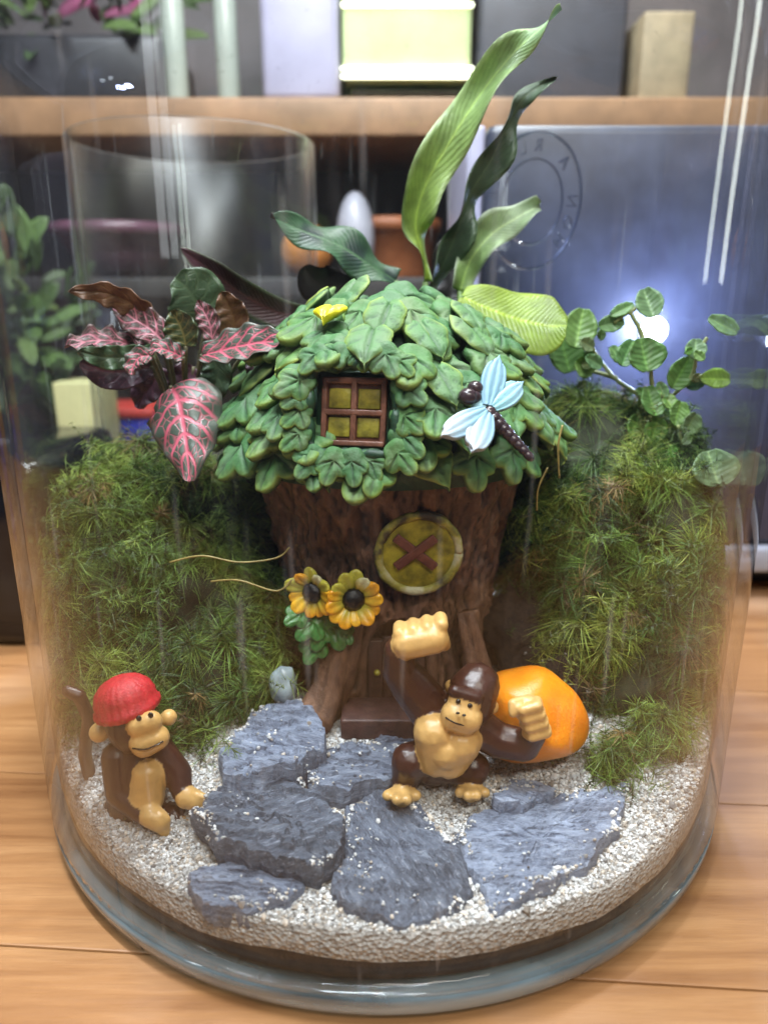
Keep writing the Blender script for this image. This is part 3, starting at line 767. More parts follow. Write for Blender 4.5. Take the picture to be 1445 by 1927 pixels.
# ---- dragonfly moulded on the roof
dphi = math.radians(17); dpn = nrm(hdir(dphi)*0.8+np.array((0, 0, 0.62)))
dp0 = P(905, 785, -4.75)
def D(px, py, h=0.0): return Pp(px, py, dp0, dpn)+dpn*h
M_body = simple('dark_plum_gloss', (0.035, 0.020, 0.024), 0.25, 0.3, 6)
t = NT('blue_wing_paint'); a = t.n('Attribute', attribute_name='Col').outputs['Color']; v = t.coord(); f = t.noise(v, 3.5, 6, 0.7)
t.P(Base_Color=t.mix(t.ramp(f, [(0.5, (0,)*3), (0.7, (0.5,)*3)]), a, (0.22, 0.36, 0.46)), Roughness=0.5); t.bump(t.noise(v, 8, 4), 0.3, 0.05); M_wing = t.m
ax = nrm(D(985, 858)-D(885, 752))
V, F = ellipsoid(D(903, 772, 0.12), (0.22, 0.34, 0.18), ICO3, (np.cross(dpn, ax), ax, dpn))
fly = mk('dragonfly', V, F, M_wing, house, col=np.tile((0.30, 0.52, 0.58), (len(V), 1))); fly['label'] = 'pale blue dragonfly on the right of the leaf roof'
for px, py, r in ((873, 757, 0.235), (887, 741, 0.20), (886, 757, 0.17)):
    V, F = ellipsoid(D(px, py, 0.26), (r, r, r*0.9), ICO3); mk('eye', V, F, M_body, fly)
for k in range(9):
    f = k/8; px, py = 915+75*f, 785+75*f; r = 0.20*(1-0.42*f)
    V, F = ellipsoid(D(px, py, 0.20-0.1*f), (r, 0.19, r*0.9), ICO2, (np.cross(dpn, ax), ax, dpn)); mk('tail_segment', V, F, M_body, fly)
def wing(bx, by, tx, ty, wpx, c0, c1, lift):
    b = D(bx, by, 0.22); e = D(tx, ty, lift); y = e-b; L = np.linalg.norm(y); y /= L; n_ = dpn; x = nrm(np.cross(y, n_)); n_ = np.cross(x, y)
    Wd = wpx/76/2; V = []; C = []; nu, nv = 13, 15; F = []
    for lay in (0, 1):
        for j in range(nv):
            vv = j/(nv-1); ww = Wd*(math.sin(math.pi*min(1, 0.10+0.88*vv**1.15))**0.62 if vv < 1 else 0.12)
            for i in range(nu):
                u = -1+2*i/(nu-1); yy = L*vv-0.10*u*u*L*(vv > 0.8)*(vv-0.8)*5
                g = 0.035*(math.cos(u*9.4)*0.5+0.5)**4*(vv < 0.9)
                z = (0.11 if lay == 0 else -0.02)+0.04*(1-u*u)-(g if lay == 0 else 0)
                V.append(b+x*u*ww+y*yy+n_*z)
                f = sstep(0.1, 1.0, vv+0.25*u); C.append((np.array(c0)*(1-f)+np.array(c1)*f)*(1-8*g))
    n = nu*nv
    for j in range(nv-1):
        for i in range(nu-1):
            q = j*nu+i; F.append((q, q+1, q+nu+1, q+nu)); F.append((n+q, n+q+nu, n+q+nu+1, n+q+1))
        q = j*nu; F.append((q, q+nu, n+q+nu, n+q)); q = j*nu+nu-1; F.append((q, n+q, n+q+nu, q+nu))
    for i in range(nu-1): q = (nv-1)*nu+i; F.append((q, q+1, n+q+1, n+q))
    mk('wing', V, F, M_wing, fly, col=np.array(C))
blue = (0.18, 0.34, 0.44); pale = (0.46, 0.50, 0.54)
wing(910, 775, 926, 688, 46, blue, (0.24, 0.42, 0.54), 0.35)
wing(918, 778, 972, 735, 44, (0.25, 0.5, 0.55), (0.28, 0.46, 0.56), 0.30)
wing(905, 785, 818, 838, 44, blue, pale, 0.35)
wing(908, 790, 876, 868, 50, (0.26, 0.42, 0.54), pale, 0.38)
# ================================================================== FIGURINES (plain toy animals)
def blob(name, prims, mat, label, cat, base, vox=0.05, smooth=5, extra=None):
    """prims: (points, radii, colour) chains of balls, fused into one continuous skin"""
    V = []; F = []; src = []
    for pts, rad, colr in prims:
        pts = [np.asarray(p, float) for p in pts]; rad = list(rad) if hasattr(rad, '__len__') else [rad]*len(pts)
        P_, R_ = [], []
        if len(pts) == 1: P_, R_ = pts, rad
        for i in range(len(pts)-1):
            L = np.linalg.norm(pts[i+1]-pts[i]); m = max(2, int(L/(0.35*min(rad[i], rad[i+1])))+1)
            for k in range(m+1):
                P_.append(pts[i]+(pts[i+1]-pts[i])*k/m); R_.append(rad[i]+(rad[i+1]-rad[i])*k/m)
        for p, r in zip(P_, R_):
            n = len(V); V += list(ICO2[0]*r+p); F += [tuple(i+n for i in f) for f in ICO2[1]]
            src.append((p, r, colr))
    me = bpy.data.meshes.new('tmp'); me.from_pydata([tuple(v) for v in V], [], F)
    o = bpy.data.objects.new('tmp', me); COL.objects.link(o)
    m = o.modifiers.new('r', 'REMESH'); m.mode = 'VOXEL'; m.voxel_size = vox
    m = o.modifiers.new('s', 'SMOOTH'); m.iterations = smooth; m.factor = 0.5
    dg = bpy.context.evaluated_depsgraph_get(); ev = o.evaluated_get(dg); em = ev.to_mesh()
    V = np.array([v.co[:] for v in em.vertices]); F = [tuple(p.vertices) for p in em.polygons]
    ev.to_mesh_clear(); bpy.data.objects.remove(o); bpy.data.meshes.remove(me)
    c = np.array([s[0] for s in src]); r = np.array([s[1] for s in src]); cl = np.array([s[2] for s in src])
    C = np.zeros((len(V), 3))
    for i in range(0, len(V), 4000):
        d = np.linalg.norm(V[i:i+4000, None]-c[None], axis=2)-r[None]; C[i:i+4000] = cl[np.argmin(d, 1)]
    ob = mk(name, V, F, mat, None, None, C, True, base); tag(ob, label, cat); return ob
BR = (0.045, 0.014, 0.010); TAN = (0.60, 0.36, 0.125); RED = (0.42, 0.012, 0.012)
M_toy = colattr('painted_vinyl', 0.33, 0.20, 1.6, 0.25, 9)
t = NT('eye_black'); t.P(Base_Color=(0.01, 0.008, 0.008, 1), Roughness=0.15); M_eye = t.m
# --- gorilla: one fist raised, the other arm flexed
GY = -6.15
def g(px, py, d=0.0): return P(px, py, GY+d)
def fist(c, ax, up, s, out):                  # four curled fingers side by side and a thumb
    ax, up = nrm(ax), nrm(up); f = nrm(np.cross(ax, up)); L = []
    L.append(([c-ax*0.28*s, c+ax*0.28*s], [0.36*s, 0.36*s], TAN))
    for k in range(4):
        q = c+ax*(-0.45+0.30*k)*s
        L.append(([q+up*0.28*s, q+up*0.30*s-f*0.26*s*out, q-up*0.12*s-f*0.38*s*out, q-up*0.26*s-f*0.16*s*out], 0.16*s, TAN))
    L.append(([c+ax*0.50*s-up*0.10*s, c+ax*0.58*s-up*0.36*s-f*0.20*s*out, c+ax*0.36*s-up*0.42*s-f*0.34*s*out], [0.17*s, 0.16*s, 0.14*s], TAN))
    return L
pr = []
pr += [([g(815, 1435, 0.35), g(838, 1395, 0.15), g(850, 1350, 0.3)], [0.62, 0.78, 0.78], BR)]
pr += [([g(815, 1378, -0.36), g(822, 1425, -0.30)], [0.52, 0.50], TAN), ([g(866, 1396, -0.36), g(846, 1430, -0.28)], [0.54, 0.48], TAN), ([g(838, 1410, -0.42)], [0.52], TAN)]
pr += [([g(812, 1335, 0.25), g(775, 1290, 0.25), g(752, 1262, 0.15), g(748, 1225, 0.0)], [0.62, 0.56, 0.46, 0.36], BR)]
pr += fist(g(790, 1206, -0.15), g(830, 1200)-g(760, 1215), (0.05, -0.1, 1), 1.12, 1)
pr += [([g(892, 1365, 0.2), g(935, 1392, 0.05), g(985, 1402, -0.15), g(1005, 1380, -0.3)], [0.55, 0.47, 0.42, 0.32], BR)]
pr += fist(g(1000, 1346, -0.35), g(985, 1310)-g(1010, 1385), (1, -0.2, 0.25), 0.86, 1)
pr += [([g(800, 1425, 0.1), g(770, 1432, -0.15), g(762, 1470, 0.1)], [0.50, 0.48, 0.36], BR)]
pr += [([g(762, 1484, 0.05), g(757, 1497, -0.45)], [0.33, 0.30], TAN)]
for dx, dd in ((-28, -0.65), (-10, -0.85), (8, -0.80), (26, -0.45)): pr.append(([g(757+dx*0.5, 1492, -0.3), g(757+dx, 1497+8*(abs(dx) < 15), dd)], [0.17, 0.145], TAN))
pr += [([g(845, 1440, 0.2), g(888, 1445, 0.05), g(878, 1468, 0.3)], [0.48, 0.46, 0.36], BR)]
pr += [([g(880, 1478, 0.1), g(886, 1490, -0.35)], [0.31, 0.28], TAN)]
for dx, dd in ((-24, -0.55), (-8, -0.75), (9, -0.75), (25, -0.5)): pr.append(([g(886+dx*0.5, 1486, -0.25), g(888+dx, 1492+5*(abs(dx) < 15), dd)], [0.16, 0.135], TAN))
# head: crested skull, brow, flat face, short muzzle
pr += [([g(898, 1288, 0.2), g(890, 1302, 0.10), g(884, 1325, 0.0)], [0.58, 0.64, 0.60], BR)]
pr += [([g(856, 1301, -0.46), g(896, 1313, -0.48)], [0.17, 0.17], BR)]
pr += [([g(860, 1318, -0.44), g(886, 1327, -0.46)], [0.24, 0.24], TAN)]
pr += [([g(856, 1345, -0.55), g(880, 1353, -0.55)], [0.37, 0.37], TAN), ([g(850, 1356, -0.62), g(876, 1364, -0.62)], [0.26, 0.26], TAN)]
pr += [([g(924, 1330, 0.05)], [0.20], TAN), ([g(848, 1290, 0.2)], [0.16], TAN)]
gor = blob('gorilla_figurine', pr, M_toy, 'brown and tan toy gorilla raising one fist in front of the door', 'figurine', Pz(820, 1500, 2.9), 0.045, 4)
for px, py in ((862, 1320), (884, 1328)):
    V, F = ellipsoid(g(px, py, -0.67), (0.065, 0.05, 0.065)); mk('eye', V, F, M_eye, gor)
for px, py in ((861, 1342), (873, 1346)):
    V, F = ellipsoid(g(px, py, -0.905), (0.05, 0.03, 0.035)); mk('nostril', V, F, M_eye, gor)
mk('mouth', *tube(spline([g(838, 1350, -0.80), g(858, 1361, -0.90), g(884, 1367, -0.86)], 10), 0.022, 6), M_eye, gor)
# --- monkey with a plain red knitted hat, crouching by the glass
MY = -6.45
def m_(px, py, d=0.0): return P(px, py, MY+d)
pr = []
pr += [([m_(255, 1520, 0.1), m_(265, 1470, 0.0), m_(268, 1425, 0.1)], [0.78, 0.72, 0.62], BR)]
pr += [([m_(275, 1500, -0.42), m_(280, 1455, -0.40)], [0.48, 0.40], TAN)]
pr += [([m_(300, 1415, 0.05), m_(335, 1455, -0.1), m_(342, 1488, -0.35)], [0.42, 0.36, 0.27], BR), ([m_(352, 1500, -0.45), m_(368, 1505, -0.55)], [0.30, 0.26], TAN)]
pr += [([m_(222, 1425, 0.0), m_(225, 1490, -0.35), m_(268, 1530, -0.75)], [0.42, 0.36, 0.27], BR), ([m_(285, 1535, -0.85), m_(300, 1545, -0.9)], [0.30, 0.27], TAN)]
for k in range(4):
    pr.append(([m_(368, 1495+8*k, -0.6), m_(384, 1500+9*k, -0.62)], 0.11, TAN))
    pr.append(([m_(302, 1535+9*k, -0.95), m_(314, 1542+10*k, -0.9)], 0.11, TAN))
pr += [([m_(225, 1530, 0.0), m_(215, 1558, -0.4)], [0.5, 0.34], BR), ([m_(240, 1568, -0.5), m_(275, 1580, -0.8)], [0.26, 0.22], TAN)]
pr += [([m_(300, 1530, 0.1), m_(330, 1535, -0.3)], [0.45, 0.30], BR), ([m_(335, 1545, -0.3), m_(350, 1552, -0.5)], [0.24, 0.2], TAN)]
pr += [([m_(248, 1360, 0.1), m_(255, 1372, 0.0)], [0.66, 0.62], BR)]
pr += [([m_(262, 1365, -0.45), m_(285, 1358, -0.40)], [0.30, 0.28], TAN)]
pr += [([m_(272, 1398, -0.48), m_(296, 1388, -0.42)], [0.36, 0.32], TAN)]
pr += [([m_(188, 1378, 0.15)], [0.27], TAN), ([m_(318, 1350, 0.3)], [0.22], TAN)]
pr += [([m_(225, 1530, 0.6), m_(180, 1500, 0.9), m_(160, 1420, 0.8), m_(168, 1350, 0.7), m_(150, 1310, 0.6), m_(128, 1300, 0.6)], [0.22, 0.2, 0.18, 0.18, 0.18, 0.16], BR)]
mon = blob('monkey_figurine', pr, M_toy, 'brown toy monkey in a red hat crouching against the left glass', 'figurine', Pz(270, 1560, 2.7), 0.05, 4)
for px, py in ((262, 1352), (284, 1346)):
    V, F = ellipsoid(m_(px, py, -0.735), (0.07, 0.05, 0.08)); mk('eye', V, F, M_eye, mon)
mk('mouth', *tube(spline([m_(250, 1408, -0.76), m_(275, 1410, -0.86), m_(308, 1395, -0.68)], 10), 0.022, 6), M_eye, mon)
# ribbed knitted hat with a rolled brim and a bobble
hc = m_(243, 1338, 0.1); hz = nrm(np.array((-0.22, 0.10, 1))); hx_ = nrm(np.cross((0, 1, 0), hz)); hy_ = np.cross(hz, hx_)
V = []; F = []; NS = 72; prof = [(0.72, -0.02), (0.80, 0.06), (0.80, 0.18), (0.73, 0.24), (0.74, 0.40), (0.66, 0.62), (0.48, 0.80), (0.24, 0.90), (0.02, 0.92)]
for r, z in prof:
    for i in range(NS):
        a = 2*math.pi*i/NS; rr = r*(1+0.028*math.cos(a*24)); V.append(hc+hx_*rr*math.cos(a)+hy_*rr*math.sin(a)+hz*z)
for k in range(len(prof)-1):
    for i in range(NS): F.append((k*NS+i, k*NS+(i+1) % NS, (k+1)*NS+(i+1) % NS, (k+1)*NS+i))
M_hat = simple('matte_red_hat', (0.50, 0.018, 0.028), 0.5, 0.2, 5, 0.5, 18)
mk('hat', V, F, M_hat, mon)
# --- orange lobed fruit
oc = P(1000, 1346, -5.0); V, F = ICO4; W = []
for v in V:
    x, y, z = v; a = math.atan2(y, x)
    r = 1+0.05*math.cos(3*math.atan2(z, x)+0.9)+0.05*math.cos(5*a+0.6)*(1-abs(z))+0.09*nz(x*1.4+3, y*1.4, z*1.4)
    W.append(oc+np.array((x*1.42*r, y*1.3*r, z*1.24*r+0.18*math.exp(-((x+0.75)**2+(z-0.7)**2)/0.12))))
t = NT('waxy_orange_skin'); v = t.coord()
t.P(Base_Color=t.ramp(t.noise(v, 0.9, 4), [(0.3, (0.72, 0.19, 0.006)), (0.7, (0.86, 0.30, 0.012))]), Roughness=0.28, Subsurface_Weight=0.3, Subsurface_Scale=0.003, Subsurface_Radius=(1.0, 0.35, 0.05))
t.bump(t.noise(v, 12, 4), 0.4, 0.04)
oo = mk('orange_fruit', W, F, t.m, base=oc-np.array((0, 0, 1.2))); tag(oo, 'glossy lobed orange fruit behind the toy gorilla', 'fruit')
# --- pale bluish pebble at the foot of the left root
V, F = ICO3; pc = P(535, 1290, -3.5)
W = [pc+np.array((v[0]*0.42, v[1]*0.4, v[2]*0.62))*(1+0.22*nz(*(v*1.6))) for v in V]
pb = mk('pebble', W, F, simple('milky_quartz', (0.30, 0.36, 0.38), 0.3, 0.5, 2, 0.3, 5), base=pc); tag(pb, 'small pale milky pebble between the moss and the stump root', 'pebble')
# ================================================================== MOSS
def clampR(p, rm):
    r = np.hypot(p[..., 0], p[..., 1]); k = np.where(r > rm, rm/np.maximum(r, 1e-6), 1.0)
    p = p.copy(); p[..., 0] *= k; p[..., 1] *= k; return p
def moss(lobes, ntuft, nblade, label, seed, pal, lenr=(0.45, 0.85), soil_col=(0.018, 0.016, 0.008)):
    rg = np.random.default_rng(seed)
    C = np.array([P(px, py, Y) for px, py, Y, r in lobes]); Rr = np.array([r for *_, r in lobes])
    # hummock body
    mb = MB()
    for c, r in zip(C, Rr):
        V = ICO4[0]*1.0
        V = np.array([c+v*np.array((r, r, r))*0.93*(1+0.22*nz(*(v*2.2+c))+0.07*nz(*(v*7+c))) for v in V])
        V = clampR(V, RI-0.25); V[:, 2] = np.maximum(V[:, 2], 1.8)
        mb.add(V, ICO4[1])
    body = mb.build('moss', M_mossbody, None, base=(C[:, 0].mean(), C[:, 1].mean(), 2.5))
    tag(body, label, 'moss', None, 'stuff')
    # star-shaped shoots
    pts = []; nrmls = []; tries = 0
    while len(pts) < ntuft and tries < 60000:
        tries += 1
        k = rg.choice(len(C), p=Rr**2/np.sum(Rr**2)); v = nrm(rg.standard_normal(3))
        if v[1] > 0.55 or v[2] < -0.75: continue
        p = C[k]+v*Rr[k]*0.93*(1+0.22*nz(*(v*2.2+C[k])))
        d = np.linalg.norm(C-p, axis=1)-Rr*0.86
        if np.any(d < 0): continue
        if p[2] < gh(p[0], p[1])-0.1: continue
        if ntuft > 100 and nz(*(p*0.62+seed)) < -0.20: continue
        rr = math.hypot(p[0], p[1])
        if rr > RI-0.3: v = nrm(v*np.array((0.45, 0.45, 1)) + np.array((0, -0.2, 0.3))); p = clampR(p, RI-0.32)
        if len(pts) > 0 and tries < 30000 and np.min(np.sum((np.array(pts[:ntuft//2])-p)**2, 1)) < (0.62 if len(pts) < ntuft//2 else 0.20)**2: continue
        pts.append(p); nrmls.append(v)
    pts = np.array(pts); nr = np.array(nrmls); N = len(pts)
    dens = np.array([nz(*(p*0.55)) for p in pts]); 
    up = np.array((0, -0.15, 0.55)); axis = nr+up+0.35*rg.standard_normal((N, 3)); axis /= np.linalg.norm(axis, axis=1)[:, None]
    ax = np.repeat(axis, nblade, 0); bp = np.repeat(pts, nblade, 0); M = len(bp)
    stem = rg.uniform(0, 0.32, (M, 1))+np.repeat((np.arange(N) < N//2), nblade)[:, None]*0.22; size = np.repeat(np.clip(np.exp(rg.normal(0, 0.32, (N, 1))), 0.45, 1.5), nblade, 0)
    rnd = rg.standard_normal((M, 3)); tang = rnd-np.sum(rnd*ax, 1)[:, None]*ax; tang /= np.linalg.norm(tang, axis=1)[:, None]
    big = np.repeat((np.arange(N) < N//2), nblade)[:, None]
    th = np.where(big, rg.uniform(0.55, 1.5, (M, 1)), rg.uniform(0.4, 1.4, (M, 1))); L = rg.uniform(*lenr, (M, 1))*size*np.where(big, 1.15, 0.6)
    d0 = ax*np.cos(th)+tang*np.sin(th); curl = rg.uniform(0.2, 1.25, (M, 1))
    # some shoots are short stars, others long drooping plumes
    slen = np.repeat(np.where(rg.uniform(0, 1, (N, 1)) < 0.55, rg.uniform(0.25, 0.5, (N, 1)), rg.uniform(0.7, 1.5, (N, 1))), nblade, 0)
    lean = np.repeat(rg.standard_normal((N, 3))*0.35+np.array((0, -0.1, -0.25)), nblade, 0)
    pos = rg.uniform(0, 1, (M, 1)); L = L*(1.05-0.45*pos*(slen > 0.6))*np.where(slen > 0.6, 0.72, 1.0)
    root = bp+ax*pos*slen+lean*(pos*slen)**2
    d0 = d0+lean*0.5*pos*(slen > 0.6); d0 /= np.linalg.norm(d0, axis=1)[:, None]
    sd = np.cross(d0, rg.standard_normal((M, 3))); sd /= np.linalg.norm(sd, axis=1)[:, None]
    wd = rg.uniform(0.008, 0.015, (M, 1))
    rings = []
    swirl = np.cross(ax, tang)*rg.uniform(-0.8, 0.8, (M, 1))
    for f in (0.0, 0.35, 0.7, 1.0):
        c = root+L*f*(d0+(tang*0.25-ax*0.95+swirl)*curl*f)
        if f < 1: rings += [c-sd*wd*(1-0.6*f), c+sd*wd*(1-0.6*f)]
        else: rings.append(c)
    A = np.stack(rings, 1); A = clampR(A, RI-0.06); V = A.reshape(-1, 3)
    V[:, 2] = np.maximum(V[:, 2], 2.0)
    b = (np.arange(M)*7)[:, None]
    F = np.concatenate([b+np.array([[0, 1, 3, 2]]), b+np.array([[2, 3, 5, 4]])]).tolist()+(b+np.array([[4, 5, 6]])).tolist()
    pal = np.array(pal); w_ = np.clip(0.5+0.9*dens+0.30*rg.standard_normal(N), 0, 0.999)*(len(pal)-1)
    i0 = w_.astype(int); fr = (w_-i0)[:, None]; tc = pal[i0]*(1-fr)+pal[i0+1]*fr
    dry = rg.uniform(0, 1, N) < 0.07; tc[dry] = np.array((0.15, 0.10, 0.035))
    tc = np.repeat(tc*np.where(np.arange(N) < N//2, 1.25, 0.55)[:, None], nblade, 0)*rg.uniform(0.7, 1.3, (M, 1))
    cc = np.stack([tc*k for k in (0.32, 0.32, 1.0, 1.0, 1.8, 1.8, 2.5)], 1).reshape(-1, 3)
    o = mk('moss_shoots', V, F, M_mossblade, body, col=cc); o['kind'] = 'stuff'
    return body
M_mossbody = simple('dark_moss_mat', (0.016, 0.020, 0.006), 0.9, 0.5, 2.0, 1.0, 4)
M_mossblade = leafmat('moss_blade', 0.5, 0.1, 0, 0.35)
PALL = [(0.032, 0.062, 0.016), (0.058, 0.108, 0.020), (0.10, 0.165, 0.026), (0.18, 0.235, 0.045)]
moss([(300, 955, 1.6, 2.2), (215, 1010, 0.4, 2.1), (420, 990, 1.6, 1.7), (205, 1150, -1.2, 2.2), (330, 1110, -0.6, 2.2), (440, 1150, -0.8, 1.7), (250, 1280, -2.6, 1.8), (400, 1270, -2.6, 1.5), (330, 1350, -3.9, 1.0), (470, 1240, -1.8, 1.3), (500, 1060, 2.6, 1.6)], 1050, 92,
     'thick bank of feathery green moss on the left, below the pink-veined plant', 3, PALL)
PALR = [(0.022, 0.048, 0.010), (0.042, 0.090, 0.014), (0.085, 0.145, 0.020), (0.18, 0.21, 0.035)]
moss([(1110, 850, 2.6, 1.9), (1230, 900, 1.8, 2.0), (1120, 960, 0.8, 2.2), (1260, 1020, 0.0, 2.1), (1130, 1080, -0.4, 1.9), (1275, 1150, -1.2, 1.9), (1060, 1080, 0.4, 1.5), (1190, 1200, -1.6, 1.3), (1290, 1290, -2.4, 1.4), (1180, 1300, -2.7, 1.1), (1120, 1200, -1.9, 1.2), (1240, 1370, -3.4, 0.9), (985, 960, 3.2, 1.7), (1010, 1060, 2.6, 1.6)], 1050, 92,
     'thick bank of dark green moss on the right, below the round-leaved creeper', 4, PALR, (0.5, 0.95))
moss([(1150, 1448, -5.3, 0.55), (1230, 1395, -4.6, 0.6)], 70, 60, 'small lone tuft of moss on the right edge of the sand', 5, PALR[1:], (0.4, 0.7))
# bare earth bank under the right moss, with sand spilled on it
mb = MB()
for px, py, Y, r in ((1150, 1370, -2.6, 1.4), (1060, 1260, -1.6, 1.6), (1230, 1420, -3.2, 1.3), (1000, 1180, -0.4, 1.6), (1290, 1430, -2.6, 1.3)):
    c = P(px, py, Y); V = np.array([c+v*r*(1+0.18*nz(*(v*2+c))+0.10*nz(*(v*6+c))) for v in ICO4[0]]); V = clampR(V, RI-0.2); V[:, 2] = np.maximum(V[:, 2], 1.9); mb.add(V, ICO4[1])
eb = mb.build('earth_bank', M_soil, None, base=(5.5, -3, 2.2)); tag(eb, 'bare dark earth bank behind the orange fruit', 'soil', None, 'stuff')
eb_bvh = BVHTree.FromPolygons(mb.V, mb.F)
V = []; F = []; C = []; n = 0
rr_ = np.random.default_rng(9)
for k in range(1500):
    x = rr_.uniform(3.2, 9.2); y = rr_.uniform(-6.5, -1.5); hit = eb_bvh.ray_cast(Vector((x, y, 12)), Vector((0, 0, -1)))
    if hit[0] is None or math.hypot(x, y) > RI-0.3: continue
    z = hit[0].z; gz = gh(x, y)
    if z < gz+0.03 or rr_.uniform() > 0.85*math.exp(-(z-gz)/0.8): continue
    q = VARS[rr_.integers(10)]*0.05*math.exp(rr_.normal(0, 0.3)); V.append(q+np.array((x, y, z+0.01))); F.append(base_f+n*nb); C.append(np.full((nb, 3), rr_.uniform(0.35, 0.7))); n += 1
mk('spilled_grains', np.vstack(V), np.vstack(F), M_grain, eb, col=np.vstack(C), smooth=False)['kind'] = 'stuff'
# fallen straw-coloured threads on the left moss
M_straw = simple('dry_straw', (0.26, 0.20, 0.06), 0.5, 0.3, 4)
for pts, lab in (([(320, 1058, -3.4), (380, 1046, -3.6), (450, 1058, -3.6), (520, 1050, -3.6), (545, 1030, -3.5)], 'upper of two dry straw threads reaching the stump from the left moss'),
                 ([(398, 1094, -3.4), (450, 1092, -3.7), (520, 1112, -3.8), (550, 1090, -3.8)], 'lower of two dry straw threads reaching the stump from the left moss')):
    p = spline([P(*q) for q in pts], 24); o = mk('straw_thread', *tube(p, 0.028, 5), M_straw, base=p[0]); tag(o, lab, 'straw', 'dry threads over the left moss')
for pts, lab in (([(1052, 900, -3.2), (1050, 840, -3.3), (1058, 800, -3.2)], 'thin golden moss stalk hanging beside the roof edge'), ([(1010, 960, -2.6), (1012, 920, -2.7), (1030, 880, -2.6)], 'thin brown stalk curving below the roof edge on the right')):
    p = spline([P(*q) for q in pts], 14); o = mk('dry_stalk', *tube(p, 0.03, 5), M_straw, base=p[0]); tag(o, lab, 'stalk', 'dry stalks in the right moss')

# ================================================================== LEAFY PLANTS
def blade(path, widths, n_hint, nu=9, nv=28, wave=0.0, wfreq=3.0, cup=0.0, thick=0.025, phase=0.0, twist=0.0, cf=None, pleat=0.0, point=True):
    """leaf with real thickness along a centre line; cf(u, v, top) -> colour"""
    path = spline(path, nv); wd = np.interp(np.linspace(0, 1, nv), np.linspace(0, 1, len(widths)), widths)
    wd = np.convolve(np.pad(wd, 2, 'edge'), [0.1, 0.2, 0.4, 0.2, 0.1], 'valid')
    if point: wd[-1] = 0.01
    n0 = nrm(n_hint); G = np.zeros((nv, nu, 3)); NN = np.zeros((nv, nu, 3)); uv = []
    for j in range(nv):
        t = nrm(path[min(j+1, nv-1)]-path[max(j-1, 0)]); s = nrm(np.cross(t, n0)); n_ = np.cross(s, t)
        a = twist*j/(nv-1); s, n_ = s*math.cos(a)+n_*math.sin(a), n_*math.cos(a)-s*math.sin(a)
        for i in range(nu):
            u = -1+2*i/(nu-1); vv = j/(nv-1)
            h = cup*u*u*wd[j]+wave*abs(u)**1.5*math.sin(wfreq*2*math.pi*vv+phase+(1.9 if u > 0 else 0))-0.04*math.exp(-(u/0.15)**2)
            h += pleat*math.cos((vv*9-abs(u)*2.2)*2*math.pi)*(1-abs(u))
            G[j, i] = path[j]+s*u*wd[j]/2+n_*h; NN[j, i] = n_
    V = np.concatenate([(G+NN*thick/2).reshape(-1, 3), (G-NN*thick/2).reshape(-1, 3)])
    n = nu*nv; F = []
    for j in range(nv-1):
        for i in range(nu-1):
            q = j*nu+i; F.append((q, q+nu, q+nu+1, q+1)); F.append((n+q, n+q+1, n+q+nu+1, n+q+nu))
        q = j*nu; F.append((q, n+q, n+q+nu, q+nu)); q = j*nu+nu-1; F.append((q, q+nu, n+q+nu, n+q))
    for i in range(nu-1):
        F.append((i, i+1, n+i+1, n+i)); q = (nv-1)*nu+i; F.append((q, n+q, n+q+1, q+1))
    uv = [((i/(nu-1)), j/(nv-1)) for _ in (0, 1) for j in range(nv) for i in range(nu)]
    C = [cf(-1+2*i/(nu-1), j/(nv-1), tb == 0) if cf else (1, 1, 1) for tb in (0, 1) for j in range(nv) for i in range(nu)]
    return V, F, np.array(uv), np.array(C)
# ---- prayer plant behind the house
def veined(name, rough, trans, lines):
    """leaf blade with fine side veins, blemishes and light coming through"""
    t = NT(name); uv = t.n('UVMap').outputs[0]; sep = t.n('SeparateXYZ'); t.set(sep.inputs[0], uv); v = t.coord()
    a = t.n('Attribute', attribute_name='Col').outputs['Color']
    u = t.math('ABSOLUTE', t.math('MULTIPLY_ADD', sep.outputs[0], 2.0, -1.0))
    ph = t.math('MULTIPLY_ADD', t.math('SUBTRACT', sep.outputs[1], t.math('MULTIPLY', u, 0.16)), lines, t.math('MULTIPLY', t.noise(v, 0.8, 2), 1.6))
    ln = t.math('ABSOLUTE', t.math('SUBTRACT', t.math('FRACT', ph), 0.5))
    g = t.ramp(t.noise(v, 1.6, 5, 0.6), [(0.3, (0.70,)*3), (0.7, (1.25,)*3)])
    c = t.mix(1.0, a, g, 'MULTIPLY')
    c = t.mix(t.ramp(ln, [(0.02, (0.22,)*3), (0.16, (0,)*3)]), c, t.mix(1.0, c, (1.7, 1.6, 1.5), 'MULTIPLY'))
    c = t.mix(t.ramp(u, [(0.02, (0.5,)*3), (0.08, (0,)*3)]), c, t.mix(1.0, c, (1.9, 1.7, 1.5), 'MULTIPLY'))
    c = t.mix(t.ramp(t.noise(v, 6.0, 3), [(0.70, (0,)*3), (0.76, (0.6,)*3)]), c, (0.10, 0.07, 0.03))
    t.P(Base_Color=c, Roughness=rough); t.bump(t.math('ADD', ln, t.noise(v, 3.0, 4)), 0.35, 0.06)
    tr = t.n('BsdfTranslucent', i_Color=c); mx = t.n('MixShader', i_0=trans); t.t.links.new(t.b.outputs[0], mx.inputs[1]); t.t.links.new(tr.outputs[0], mx.inputs[2]); t.t.links.new(mx.outputs[0], t.out.inputs[0])
    return t.m
M_blade = veined('calathea_leaf', 0.42, 0.35, 26.0)
pp = empty('prayer_plant', P(800, 1000, 4.6)*np.array((1, 1, 0))+np.array((0, 0, 3.0)))
tag(pp, 'tall plant with long wavy leaves rising behind the leaf roof', 'plant')
